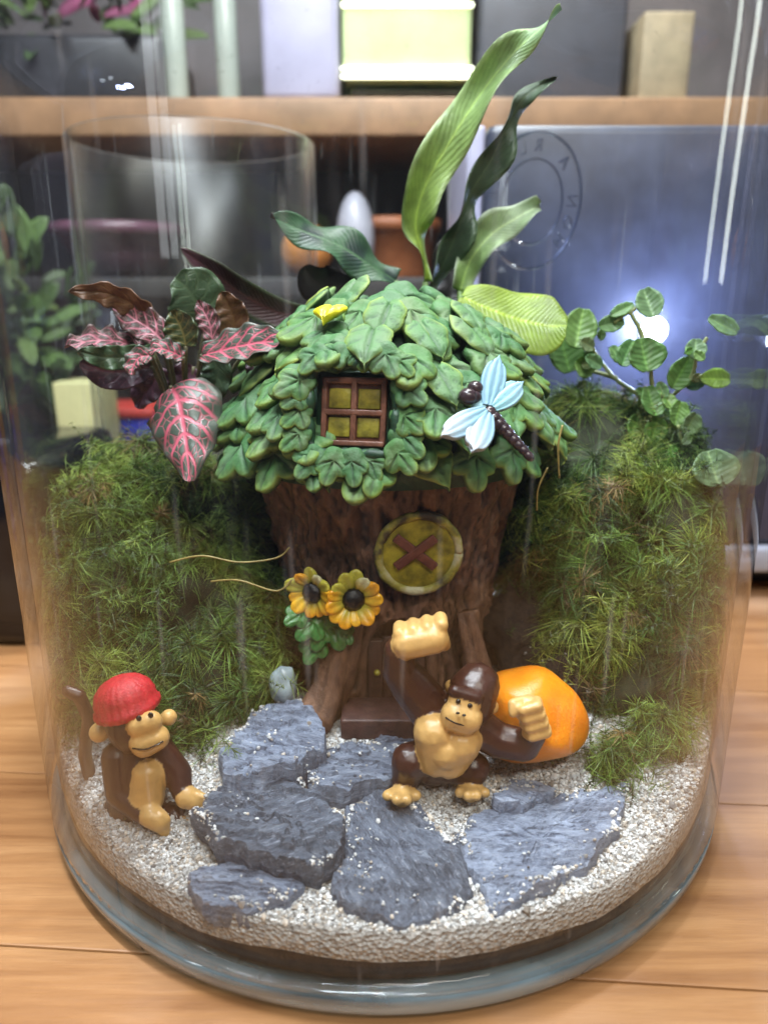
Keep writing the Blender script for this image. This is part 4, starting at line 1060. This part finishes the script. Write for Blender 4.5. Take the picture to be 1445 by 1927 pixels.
def pleaf(px_pts, widths, Y0, Y1, cf, hint=(0, -1, 0.25), label=None, **k):
    n = len(px_pts); pts = [P(x, y, Y0+(Y1-Y0)*i/(n-1)) for i, (x, y) in enumerate(px_pts)]
    sc_ = [w_/1391*(np.dot(p-CAM, FW)) for w_, p in zip(np.interp(np.linspace(0, 1, n), np.linspace(0, 1, len(widths)), widths), pts)]
    V, F, uv, C = blade(pts, sc_, hint, cf=cf, **k)
    o = mk('leaf', V, F, M_blade, pp, uv=uv, col=C)
    if label: o['label'] = label
    st = spline([pts[0], pts[0]*0.6+np.array(ORG[pp.name])*0.4+np.array((0, .2, 0)), ORG[pp.name]], 12)
    mk('stem', *tube(st, 0.09, 7), M_stem, pp); return o
M_stem = simple('green_stem', (0.12, 0.20, 0.05), 0.45, 0.3, 3)
def grad(c0, c1, edge=None, under=None):
    c0, c1 = np.array(c0), np.array(c1)
    def f(u, v, top):
        if not top and under is not None: return under
        c = c0*(1-v)+c1*v
        c = c*(1-0.35*math.exp(-(u/0.10)**2)*0)+0.25*c*math.exp(-(u/0.08)**2)
        if edge is not None: c = c*(1-abs(u)**8)+np.array(edge)*abs(u)**8
        return c
    return f
pleaf([(800, 530), (793, 470), (782, 420), (800, 350), (850, 260), (905, 175), (965, 100), (1020, 50), (1056, 16)], [9, 24, 52, 72, 80, 66, 48, 28, 3], 3.6, 2.8, grad((0.30, 0.42, 0.05), (0.20, 0.33, 0.17), (0.34, 0.45, 0.20)), (0.35, -1, 0.35), 'tallest bright green wavy leaf', wave=0.36, wfreq=3.1, cup=0.25, nv=54, twist=0.5)
pleaf([(805, 545), (838, 490), (862, 430), (882, 370), (925, 300), (955, 235), (990, 180), (1046, 146)], [22, 48, 46, 42, 50, 42, 28, 3], 4.0, 3.6, grad((0.030, 0.055, 0.028), (0.10, 0.15, 0.09), (0.10, 0.16, 0.08), (0.05, 0.03, 0.04)), (0.5, -1, 0.1), 'dark grey-green wavy leaf right of the tallest one', wave=0.36, wfreq=3.0, cup=0.35, nv=48, phase=1.0)
pleaf([(866, 548), (885, 490), (925, 440), (975, 408), (1016, 386)], [34, 52, 66, 56, 18], 3.8, 4.2, grad((0.22, 0.36, 0.08), (0.36, 0.46, 0.30), (0.42, 0.5, 0.36)), (0.1, -1, 0.5), 'short pale leaf with a brown tip', wave=0.26, wfreq=2.2, cup=0.2, phase=0.6)
def dark_pat(u, v, top):
    b = math.sin(v*20)*0.5+0.5; bl = sstep(0.45, 0.7, b)*(1-abs(u)**2)*(abs(u) > 0.12)
    c = np.array((0.050, 0.115, 0.055))*(1-bl)+np.array((0.012, 0.030, 0.026))*bl
    return c if top else np.array((0.045, 0.012, 0.022))
pleaf([(745, 528), (700, 500), (640, 462), (575, 436), (509, 407)], [40, 78, 96, 72, 4], 3.6, 2.6, dark_pat, (0.1, -0.75, 0.75), 'dark blotched leaf arching left over the roof', wave=0.22, wfreq=2.2, nu=17, nv=40)
pleaf([(868, 556), (915, 578), (975, 600), (1030, 612), (1066, 612)], [46, 108, 146, 126, 40], 2.0, 1.2, grad((0.26, 0.36, 0.045), (0.20, 0.30, 0.04), (0.30, 0.40, 0.06)), (0.25, -0.9, 0.55), 'broad yellow-green rounded leaf at the roof right side', cup=-0.05, wave=0.14, wfreq=1.7, nu=17, point=False, pleat=0.02)
pleaf([(590, 592), (530, 590), (460, 556), (400, 512), (340, 466)], [30, 56, 62, 52, 4], 2.4, 0.8, grad((0.075, 0.022, 0.032), (0.070, 0.024, 0.034), (0.16, 0.20, 0.14), (0.06, 0.015, 0.02)), (0.2, -1, -0.15), 'long burgundy-backed leaf pointing left', wave=0.12, wfreq=1.6, cup=0.25)
pleaf([(672, 548), (625, 545), (590, 528), (572, 500)], [40, 80, 74, 14], 3.2, 3.0, grad((0.012, 0.009, 0.010), (0.016, 0.010, 0.012)), (0.1, -1, 0.0), 'blackish leaf underside tucked behind the roof', wave=0.1, wfreq=1.2)
pleaf([(845, 560), (850, 520), (835, 480), (850, 440)], [50, 60, 44, 10], 5.0, 5.6, grad((0.016, 0.012, 0.012), (0.022, 0.02, 0.016)), (0, -1, 0), None, wave=0.1)

# ---- nerve plant with pink veins
def nerve_mat(name, vein, field, amount):
    t = NT(name); uv = t.n('UVMap').outputs[0]; sep = t.n('SeparateXYZ'); t.set(sep.inputs[0], uv)
    obj = t.coord(); wob = t.noise(obj, 1.6, 3); wv = t.math('SUBTRACT', wob, 0.5)
    u = t.math('ABSOLUTE', t.math('MULTIPLY_ADD', sep.outputs[0], 2.0, -1.0)); v = sep.outputs[1]
    mid = t.ramp(u, [(0.03, (1,)*3), (0.10, (0,)*3)])
    # side veins sweep from the midrib towards the tip
    ph = t.math('ADD', t.math('MULTIPLY', t.math('SUBTRACT', v, t.math('MULTIPLY', t.math('POWER', u, 1.3), 0.26)), 6.0), t.math('MULTIPLY', wv, 0.55))
    tri = t.math('ABSOLUTE', t.math('SUBTRACT', t.math('FRACT', ph), 0.5))
    side = t.ramp(tri, [(0.055, (1,)*3), (0.16, (0,)*3)])
    vor = t.n('TexVoronoi', feature='DISTANCE_TO_EDGE', i_Scale=1.0); mp = t.n('Mapping'); t.set(mp.inputs[0], uv); mp.inputs['Scale'].default_value = (8, 11, 1); t.set(vor.inputs['Vector'], mp.outputs[0])
    net = t.ramp(vor.outputs['Distance'], [(0.02, (0.5,)*3), (0.10, (0,)*3)])
    mask = t.math('MAXIMUM', t.math('MAXIMUM', mid, side), net)
    edge = t.ramp(u, [(0.70, (1,)*3), (0.92, (0.12,)*3)])
    mask = t.math('MULTIPLY', t.math('MULTIPLY', mask, edge), amount)
    tone = t.noise(obj, 0.9, 3)
    vc = t.mix(tone, vein, tuple(c*0.75 for c in vein))
    col = t.mix(mask, t.mix(tone, field, tuple(c*1.6 for c in field)), vc)
    geo = t.n('NewGeometry').outputs['Backfacing']
    t.P(Base_Color=col, Roughness=0.38); t.bump(mask, 0.35, 0.05)
    tr = t.n('BsdfTranslucent', i_Color=col); mx = t.n('MixShader', i_0=0.2); t.t.links.new(t.b.outputs[0], mx.inputs[1]); t.t.links.new(tr.outputs[0], mx.inputs[2]); t.t.links.new(mx.outputs[0], t.out.inputs[0])
    return t.m
M_nerve = nerve_mat('pink_nerve_leaf', (0.62, 0.12, 0.18), (0.045, 0.060, 0.045), 1.0)
M_nerve2 = nerve_mat('soft_pink_nerve_leaf', (0.58, 0.19, 0.25), (0.060, 0.040, 0.034), 1.0)
M_nerve3 = nerve_mat('olive_nerve_leaf', (0.26, 0.22, 0.07), (0.040, 0.060, 0.022), 0.8)
M_nerve4 = nerve_mat('dark_green_nerve_leaf', (0.10, 0.15, 0.07), (0.035, 0.062, 0.028), 0.6)
M_nerve5 = nerve_mat('russet_leaf_underside', (0.24, 0.13, 0.05), (0.12, 0.055, 0.028), 0.6)
M_nerve6 = nerve_mat('plum_leaf_underside', (0.20, 0.07, 0.11), (0.060, 0.025, 0.038), 0.5)
NB = P(345, 900, -0.2)
npl = empty('nerve_plant', NB*np.array((1, 1, 0))+np.array((0, 0, 3))); tag(npl, 'pink-veined nerve plant with dark leaves above the left moss', 'plant')
def nleaf(px_pts, wpx, Y0, Y1, mat, hint, **k):
    n = len(px_pts); pts = [P(x, y, Y0+(Y1-Y0)*i/(n-1)) for i, (x, y) in enumerate(px_pts)]
    dep = np.dot(pts[1]-CAM, FW); ws = [w_/1391*dep for w_ in wpx]
    kk = dict(wave=0.08, wfreq=4.0, cup=0.10, nu=15, nv=22, pleat=0.012); kk.update(k)
    V, F, uv, C = blade(pts, ws, hint, **kk)
    mk('leaf', V, F, mat, npl, uv=uv)
    st = spline([pts[0], (pts[0]+NB)/2+np.array((0, 0.3, 0.3)), NB-np.array((0, 0, 1.5))], 10); mk('stem', *tube(st, 0.06, 6), M_nstem, npl)
M_nstem = simple('brown_green_stem', (0.10, 0.09, 0.045), 0.5, 0.3, 3)
nleaf([(322, 728), (335, 752), (345, 800), (352, 850), (357, 908)], [100, 158, 128, 84, 6], -1.6, -3.4, M_nerve, (0, -0.9, 0.35), cup=-0.22, nv=34, nu=21)
nleaf([(380, 668), (430, 655), (480, 645), (535, 640)], [34, 78, 82, 20], -1.2, -2.0, M_nerve, (0.0, -0.75, 0.65), nu=21, nv=30)
nleaf([(300, 625), (260, 580), (200, 552), (128, 548)], [26, 52, 46, 6], -0.4, -1.6, M_nerve5, (-0.1, -1, -0.2), wave=0.14, wfreq=5)
nleaf([(315, 650), (285, 620), (250, 598), (214, 572)], [34, 66, 62, 10], -1.0, -0.8, M_nerve2, (0, -0.8, 0.55), wave=0.12)
nleaf([(270, 655), (225, 642), (175, 640), (122, 652)], [26, 50, 54, 10], -0.6, -1.8, M_nerve2, (-0.1, -0.8, 0.6), wave=0.16, wfreq=4.5)
nleaf([(290, 662), (240, 672), (195, 672), (145, 660)], [28, 44, 46, 8], -1.2, -2.2, M_nerve4, (-0.1, -1, 0.1), wave=0.16, wfreq=4)
nleaf([(285, 690), (240, 700), (195, 698), (150, 680)], [34, 66, 66, 10], -0.6, -1.4, M_nerve6, (-0.1, -1, 0.2), wave=0.10)
nleaf([(385, 618), (375, 580), (355, 545), (330, 522)], [60, 116, 112, 30], 0.6, 0.2, M_nerve4, (0.1, -0.85, 0.5), cup=0.1, wave=0.05, point=False)
nleaf([(350, 652), (345, 628), (335, 604), (322, 584)], [40, 66, 58, 8], -1.2, -1.3, M_nerve3, (0, -1, 0.2), cup=0.25)
nleaf([(400, 640), (395, 610), (385, 588), (372, 566)], [26, 44, 40, 6], -0.4, -0.2, M_nerve2, (0, -1, 0.3))
nleaf([(440, 640), (440, 600), (430, 575), (418, 548)], [40, 62, 56, 8], 0.2, 0.0, M_nerve5, (0, -1, 0.1), cup=0.2)
nleaf([(345, 672), (325, 662), (300, 655), (280, 665)], [24, 44, 40, 6], -1.6, -2.0, M_nerve, (0, -0.8, 0.7))
nleaf([(285, 668), (262, 672), (250, 690), (248, 706)], [24, 44, 36, 6], -1.6, -2.0, M_nerve, (-0.2, -1, 0.4))
nleaf([(470, 650), (478, 680), (480, 710), (478, 735)], [24, 34, 30, 6], -0.8, -1.2, M_nerve6, (0, -1, 0.2))
nleaf([(400, 672), (410, 700), (400, 735), (390, 760)], [40, 60, 54, 8], -0.4, -0.4, M_nerve4, (0, -1, 0))
nleaf([(300, 690), (290, 720), (270, 745), (262, 770)], [40, 56, 50, 8], 0.0, -0.3, M_nerve6, (0, -1, 0))
nleaf([(365, 690), (350, 712), (340, 740), (345, 770)], [40, 60, 60, 20], 0.3, 0.2, M_nerve6, (0, -1, 0))

# ---- round-leaved creeper on the right
M_round = veined('creeper_leaf', 0.40, 0.42, 7.0)
cr = empty('creeping_plant', P(1260, 980, 0.5)*np.array((1, 1, 0))+np.array((0, 0, 3))); tag(cr, 'creeper with small round pale green leaves above the right moss', 'plant')
M_cstem = simple('pale_creeper_stem', (0.26, 0.30, 0.12), 0.45, 0.2, 3)
for pts in ([(1275, 960, 0.6), (1262, 880, 0.8), (1240, 820, 1.0), (1236, 770, 1.1), (1270, 740, 1.0), (1302, 705, 0.8), (1310, 660, 0.6)],
            [(1240, 775, 1.1), (1205, 745, 1.4), (1160, 715, 1.8), (1130, 680, 2.0), (1112, 650, 2.0)],
            [(1236, 770, 1.1), (1228, 735, 1.0), (1224, 700, 0.9), (1222, 670, 0.9)], [(1215, 668, 1.6), (1208, 630, 1.8), (1192, 600, 1.8), (1182, 588, 1.8), (1155, 608, 1.8)],
            [(1275, 950, 0.6), (1282, 860, 0.3), (1276, 800, 0.2)], [(1300, 715, 0.8), (1325, 705, 0.6)], [(1310, 665, 0.6), (1330, 635, 0.5)], [(1182, 590, 1.8), (1200, 575, 1.8)],
            [(1275, 1000, 0.6), (1300, 940, 0.2), (1330, 900, 0.0)], [(1160, 712, 1.8), (1120, 700, 2.4), (1080, 690, 2.6)]):
    p = spline([P(*q) for q in pts], 18); mk('stem', *tube(p, [0.085-0.03*i/17 for i in range(18)], 7), M_cstem, cr)
rgp = random.Random(3)
def rleaf(px, py, w_, h_, ang, Y, c0=(0.14, 0.27, 0.09), tilt=(0, -1, 0.35)):
    c = P(px, py, Y); dep = np.dot(c-CAM, FW); a = math.radians(ang); L = h_*2/1391*dep; Wd = w_*2/1391*dep
    n_ = nrm(np.array(tilt)+0.25*np.array((rgp.uniform(-1, 1), 0, rgp.uniform(-1, 1)))); x = nrm(np.cross((0, 0, 1), -n_)); y = nrm(np.cross(-n_, x)); y = y if y[2] > 0 else -y
    d = x*math.sin(a)+y*math.cos(a)
    pts = [c-d*L/2, c-d*L/6-n_*0.02, c+d*L/6-n_*0.02, c+d*L/2]
    c0 = np.array(c0)*rgp.uniform(0.85, 1.15)
    V, F, uv, C = blade(pts, [Wd*max(0.05, math.sin(math.pi*(0.03+0.94*k/15)**0.9)**0.62) for k in range(16)], n_, nu=9, nv=20, cup=0.16, wave=0.02, point=False, thick=0.05,
                        cf=lambda u, v, top: c0*(1+0.35*math.exp(-(u/0.12)**2))*(0.9+0.3*abs(u)**4))
    mk('leaf', V, F, M_round, cr, uv=uv, col=C)
for a in ((1090, 618, 33, 38, -10, 2.2, (0.17, 0.30, 0.08)), (1150, 610, 17, 25, -80, 1.8), (1220, 570, 26, 30, 20, 1.8, (0.16, 0.28, 0.12)), (1170, 583, 12, 24, -60, 1.8), (1212, 668, 40, 32, 10, 0.8, (0.12, 0.25, 0.07)), (1180, 664, 20, 27, -20, 1.0, (0.10, 0.22, 0.07)), (1360, 612, 18, 30, 60, 0.4, (0.22, 0.36, 0.16)), (1308, 657, 20, 20, 0, 0.5, (0.20, 0.32, 0.16)), (1281, 702, 25, 32, -25, 0.9, (0.13, 0.26, 0.06)), (1345, 713, 20, 27, 88, 0.5, (0.24, 0.38, 0.06)), (1226, 755, 24, 30, 10, 0.7, (0.12, 0.26, 0.06)), (1275, 778, 20, 24, 160, 0.4, (0.16, 0.29, 0.07)), (1299, 798, 20, 22, 150, 0.2, (0.22, 0.34, 0.14)), (1342, 882, 44, 36, 15, -0.6, (0.24, 0.36, 0.18)), (1062, 662, 34, 40, 15, 3.0, (0.13, 0.25, 0.07)), (1232, 812, 22, 26, 170, 0.6, (0.12, 0.25, 0.04)), (1160, 668, 14, 20, 30, 1.4), (1238, 905, 10, 38, -70, -0.2, (0.24, 0.36, 0.05)), (1300, 920, 20, 24, 40, -0.6, (0.20, 0.32, 0.06)), (1195, 800, 18, 24, -30, 1.2, (0.13, 0.25, 0.05)), (1100, 690, 22, 20, 60, 2.2, (0.18, 0.3, 0.08))):
    rleaf(*a)
for k in range(34):                            # the small leaves crowding along the runners
    bx, by, bY = rgp.choice([(1112, 655, 2.0), (1140, 690, 1.9), (1170, 715, 1.7), (1205, 742, 1.4), (1238, 775, 1.1), (1242, 820, 1.0), (1260, 875, 0.8), (1230, 740, 1.0), (1300, 710, 0.8), (1285, 850, 0.3), (1300, 935, 0.2), (1090, 700, 2.4), (1310, 680, 0.6)])
    q = rgp.uniform(8, 17)
    rleaf(bx+rgp.uniform(-26, 26), by+rgp.uniform(-26, 26), q*0.85, q*rgp.uniform(0.9, 1.3), rgp.uniform(-90, 90), bY+rgp.uniform(-0.5, 0.3), (rgp.uniform(0.13, 0.24), rgp.uniform(0.26, 0.36), rgp.uniform(0.06, 0.16)), (rgp.uniform(-0.5, 0.5), -1, rgp.uniform(-0.1, 0.8)))
# ================================================================== WHAT STANDS BEHIND THE JAR
def pbox(name, x0, y0, x1, y1, Y, depth, mat, bev=0.2, parent=None, floor=None):
    """box whose front face fills that part of the photograph at depth Y; floor = z it stands on"""
    cx = (x0+x1)/2; a = P(x0, (y0+y1)/2, Y); b = P(x1, (y0+y1)/2, Y); zt = P(cx, y0, Y)[2]; zb = P(cx, y1, Y)[2] if floor is None else floor
    V, F = box(((a[0]+b[0])/2, Y+depth/2, (zt+zb)/2), b[0]-a[0], depth, zt-zb, bev)
    return mk(name, V, F, mat, parent, base=None if parent else ((a[0]+b[0])/2, Y+depth/2, zb))
RY = 27.0; zt, zb = P(722, 182, RY)[2], P(722, 256, RY)[2]; zl = P(722, 520, RY)[2]
rack = empty('shelf_rack', (0, RY+7, 0)); tag(rack, 'wooden shelf rack standing behind the jar', 'shelf')
M_shelf = simple('brown_shelf_wood', (0.26, 0.145, 0.075), 0.5, 0.25, 0.5, 0.2, 3)
M_dark = simple('charcoal_board', (0.035, 0.030, 0.030), 0.6, 0.3, 0.4)
V, F = box((0, RY+7, (zt+zb)/2), 100, 14, zt-zb, 0.15); mk('upper_board', V, F, M_shelf, rack)
V, F = box((0, RY+7.5, zl-0.7), 100, 13, 1.3, 0.15); mk('lower_board', V, F, M_dark, rack)
V, F = box((0, RY+14.6, 26), 104, 0.8, 52, 0.1); mk('back_panel', V, F, simple('grey_back_panel', (0.085, 0.075, 0.080), 0.6, 0.35, 0.15), rack)
for x in (-50.8, 50.8):
    V, F = box((x, RY+7, 26), 1.5, 14, 52, 0.15); mk('side_panel', V, F, M_shelf, rack)
# --- on the upper board
def item(o, label, cat, group=None): tag(o, label, cat, group); return o
M_lav = simple('lavender_plastic', (0.36, 0.35, 0.47), 0.4, 0.1, 0.4)
item(pbox('storage_box', 482, -220, 634, 0, RY+1, 9, M_lav, 0.5, floor=zt), 'pale lavender storage box on the shelf above the jar', 'box')
lb = pbox('light_box', 640, -220, 893, 0, RY+1.5, 8, simple('pale_lime_acrylic', (0.52, 0.62, 0.32), 0.25, 0.12, 0.4), 0.4, floor=zt+1.4)
item(lb, 'pale lime lit box with two glowing strips on the shelf', 'lamp')
M_led = emit('led_strip', (1.0, 1.0, 0.72), 5.0)
for y in (8, 128, 143):
    pbox('led_strip', 642, y-3, 891, y+3, RY+1.25, 0.3, M_led, 0.05, lb)
pbox('foot', 660, 168, 880, 180, RY+2.5, 6, M_dark, 0.1, lb)
item(pbox('speaker_box', 905, -220, 1195, 0, RY+2, 9, simple('slate_black_plastic', (0.050, 0.052, 0.066), 0.45, 0.2, 0.5), 0.4, floor=zt), 'dark grey box on the shelf right of the lime light box', 'box')
item(pbox('small_carton', 1215, 20, 1310, 0, RY+1, 6, simple('buff_card', (0.30, 0.24, 0.15), 0.6, 0.2, 1), 0.15, floor=zt), 'small buff carton at the right end of the shelf', 'carton')
M_planter = simple('black_planter', (0.018, 0.018, 0.022), 0.4, 0.3, 0.5)
pl = pbox('planter_box', -160, 60, 300, 0, RY+2, 9, M_planter, 0.5, floor=zt); item(pl, 'long black planter with leaves at the left of the shelf', 'planter')
M_bgleaf = leafmat('shelf_leaf', 0.45, 0.2, 0, 0.3)
rb = random.Random(2)
def bushy(parent, c, rad, n, cols, size, name='foliage'):
    Vs = []; Fs = []; Cs = []; k = 0
    for i in range(n):
        d = np.array((rb.gauss(0, 1), rb.gauss(0, 1), rb.gauss(0, 1))); d = nrm(d); p = np.array(c)+d*np.array(rad)*rb.uniform(0.35, 1)
        t_ = nrm(d+np.array((rb.uniform(-1, 1), rb.uniform(-1, 1), rb.uniform(-.3, 1)))*0.9); L = size*rb.uniform(0.6, 1.3); col = np.array(rb.choice(cols))*rb.uniform(0.7, 1.3)
        V, F, uv, C = blade([p, p+t_*L*0.5+np.array((0, 0, 0.05*L)), p+t_*L], [0.05*L, 0.42*L, 0.4*L, 0.05*L], (rb.uniform(-.5, .5), -0.7, 0.7), nu=5, nv=7, cup=0.15, cf=lambda u, v, tp: col)
        Vs.append(V); Fs += [tuple(j+k for j in f) for f in F]; Cs.append(C); k += len(V)
    o = mk(name, np.vstack(Vs), Fs, M_bgleaf, parent, col=np.vstack(Cs)); o['kind'] = 'stuff'; return o
bushy(pl, P(110, 40, RY+5), (9, 3.5, 3.0), 90, [(0.05, 0.09, 0.03), (0.10, 0.16, 0.05), (0.02, 0.03, 0.02), (0.22, 0.05, 0.12)], 2.6)
M_ltg = glass_wall('pale_bottle_glass', True)
for px, lab in ((335, 'left one of two slim clear bottles on the shelf'), (432, 'right one of two slim clear bottles on the shelf')):
    c = P(px, 180, RY+3); V, F = lathe([(0.01, 0.05), (0.62, 0.05), (0.72, 0.4), (0.72, 6.5), (0.4, 8.0), (0.4, 10.5), (0.32, 10.5), (0.32, 7.9), (0.6, 6.4), (0.6, 0.5), (0.01, 0.4)], 40, (c[0], c[1], zt))
    o = mk('glass_bottle', V, F, simple('frosted_bottle', (0.32, 0.36, 0.32), 0.25, 0.1, 0.5), base=(c[0], c[1], zt)); tag(o, lab, 'bottle', 'slim bottles on the shelf')
# --- on the lower board: terracotta pot with a white dome, orange ball, plum bowl
M_terra = simple('terracotta', (0.36, 0.12, 0.045), 0.5, 0.25, 0.7, 0.2, 4)
def pot(px, ytop, rpx, Y, mat, name, label, cat, flare=0.8, zbase=zl, rim=True):
    c = P(px, ytop, Y); r = rpx/1391*np.dot(c-CAM, FW); h = c[2]-zbase
    pr = [(0.01, 0), (r*flare, 0), (r*flare*1.01, 0.1), (r*0.97, h*0.78)]+([(r*1.05, h*0.79), (r*1.05, h)] if rim else [(r, h)])+[(r*0.92, h), (r*0.88, h*0.8), (r*0.7, 0.4), (0.01, 0.35)]
    V, F = lathe(pr, 48, (c[0], Y, zbase)); o = mk(name, V, F, mat, base=(c[0], Y, zbase)); tag(o, label, cat); return o, c, r
pot(735, 415, 90, RY+6, M_terra, 'terracotta_pot', 'terracotta pot behind the house on the lower shelf', 'pot', 0.82)
c = P(672, 385, RY+5); 
wc = P(668, 372, RY+2.2); V, F = ellipsoid((wc[0], RY+2.2, zl+ (wc[2]-zl)*0.5), (1.25, 1.25, (wc[2]-zl)*0.5+0.4), ICO3); o = mk('white_ornament', V, F, simple('white_glaze', (0.38, 0.38, 0.44), 0.3, 0.1, 1), base=(wc[0], RY+2.2, zl)); tag(o, 'rounded white ornament left of the terracotta pot', 'ornament')
oc = P(580, 525, RY+3.2); ro = 48/1391*np.dot(oc-CAM, FW)
V, F = ICO4; W = [np.array((oc[0], RY+3.2, zl+ro*0.97))+v*ro*(1+0.03*nz(*(v*2))) for v in V]
o = mk('orange_gourd', W, F, simple('orange_gourd_skin', (0.55, 0.21, 0.05), 0.5, 0.2, 0.8, 0.2, 4), base=(oc[0], RY+3.2, zl)); tag(o, 'round orange gourd on the lower shelf behind the dark leaf', 'gourd')
pot(225, 425, 118, RY+5.5, simple('plum_glaze', (0.13, 0.055, 0.085), 0.25, 0.3, 0.6), 'plum_bowl', 'plum coloured glazed bowl seen through the glass at left', 'bowl', 0.55)
# --- tall clear vase on the table
vc = P(392, 700, 16.5); rv = 222/1391*np.dot(P(392, 400, 16.5)-CAM, FW); zv = P(392, 268, 16.5)[2]
V, F = lathe([(0.01, 0.02), (rv-0.2, 0.02), (rv, 0.3), (rv, zv*0.5), (rv, zv-0.1), (rv-0.12, zv), (rv-0.28, zv-0.1), (rv-0.28, zv*0.5), (rv-0.28, 1.0), (0.01, 0.9)], 96, (vc[0], 16.5, 0))
vase = mk('glass_vase', V, F, glass_wall('vase_glass', False, 0.3), base=(vc[0], 16.5, 0)); tag(vase, 'tall straight clear glass vase standing behind the jar', 'vase')
# --- things on the table at the left
o = pbox('blue_carton', 185, 785, 285, 0, 24.2, 4, simple('royal_blue_card', (0.035, 0.045, 0.50), 0.5, 0.1, 1), 0.1, floor=0.0); tag(o, 'royal blue carton with a red lid on the table behind the moss', 'carton')
V, F = box((0, 0, 0), 1, 1, 1, 0.03); a = P(180, 785, 24.2); b = P(290, 785, 24.2)
mk('lid', [np.array(((a[0]+b[0])/2+v[0]*(b[0]-a[0]), 26.2+v[1]*4.3, a[2]+0.25+v[2]*0.6)) for v in V], F, simple('red_card', (0.55, 0.05, 0.04), 0.5, 0.1, 1), o)
o = pbox('yellow_card_box', 52, 720, 150, 0, 20.0, 2.5, simple('pale_yellow_card', (0.62, 0.60, 0.30), 0.5, 0.15, 0.6), 0.12, floor=0.0); tag(o, 'pale yellow upright box on the table at the far left', 'box')
bp = P(20, 560, 21)
V, F = lathe([(0.01, 0), (2.4, 0), (3.1, 6.0), (3.3, 6.0), (3.3, 6.8), (2.9, 6.8), (2.7, 5.5), (0.01, 5.3)], 40, (bp[0]-3, 23, 0))
o = mk('house_plant', V, F, M_planter, base=(bp[0]-3, 23, 0)); tag(o, 'bushy green house plant in a dark pot at the far left', 'plant')
bushy(o, (bp[0]-1.5, 23, bp[2]-1.5), (4.2, 3.2, 6.2), 150, [(0.10, 0.17, 0.05), (0.16, 0.24, 0.07), (0.06, 0.10, 0.035)], 2.6, 'crown')
mk('trunk', *tube([np.array((bp[0]-3, 23, 5)), np.array((bp[0]-2.6, 23, 9)), np.array((bp[0]-1.8, 23, bp[2]))], [0.4, 0.35, 0.2], 8), M_nstem, o)
o = pbox('black_case', -170, 868, 14, 0, 7.0, 9, simple('piano_black', (0.006, 0.006, 0.008), 0.12, 0.2, 1), 0.8, floor=0.0); tag(o, 'glossy black case on the table left of the jar', 'case')
# --- dark blue appliance at the right
AY = 12.6; ax0 = P(905, 600, AY)[0]; ax1 = 34.0; za = P(1100, 232, AY)[2]
ap = empty('appliance', ((ax0+ax1)/2, AY+5, 0)); tag(ap, 'large dark blue appliance with a glowing spot for a lamp reflection right behind the jar', 'appliance')
t = NT('navy_satin_panel'); v = t.coord(); f = t.noise(v, 0.35, 5, 0.6)
t.P(Base_Color=t.ramp(f, [(0.35, (0.022, 0.025, 0.042)), (0.65, (0.045, 0.052, 0.085))]), Roughness=0.38); M_navy = t.m
V, F = box(((ax0+ax1)/2, AY+5, (za+2.9)/2), ax1-ax0, 10, za-2.9, 0.4); mk('body', V, F, M_navy, ap)
V, F = box(((ax0+ax1)/2, AY+4.9, 2.15), ax1-ax0+0.3, 10.4, 1.35, 0.2); mk('ledge', V, F, simple('grey_ledge', (0.30, 0.31, 0.34), 0.5, 0.1, 0.6), ap)
V, F = box(((ax0+ax1)/2+0.5, AY+6.2, 0.73), ax1-ax0-3, 8, 1.42, 0.1); mk('plinth', V, F, M_planter, ap)
V, F = box((ax0-0.45, AY+5, (za+1.5)/2+0.2), 0.8, 9.6, za-1.9, 0.2); mk('side_trim', V, F, M_lav, ap)
lp = P(1229, 622, AY-0.35)
V, F = ellipsoid(lp, (0.62, 0.30, 0.62), ICO3); glint = mk('reflection_spot', V, F, emit('white_reflection_glow', (0.85, 0.90, 1.0), 14.0), ap)  # glowing spot added in place of a lamp's reflection in the panel
ld = bpy.data.lights.new('panel_halo_light', 'POINT'); ld.energy = 0.55; ld.color = (0.48, 0.58, 1.0); ld.shadow_soft_size = 0.006  # added light that spreads a bluish halo over the panel
lo = bpy.data.objects.new('panel_halo_light', ld); COL.objects.link(lo); lo.location = Vector(lp+np.array((0, -2.6, 0.2)))*S
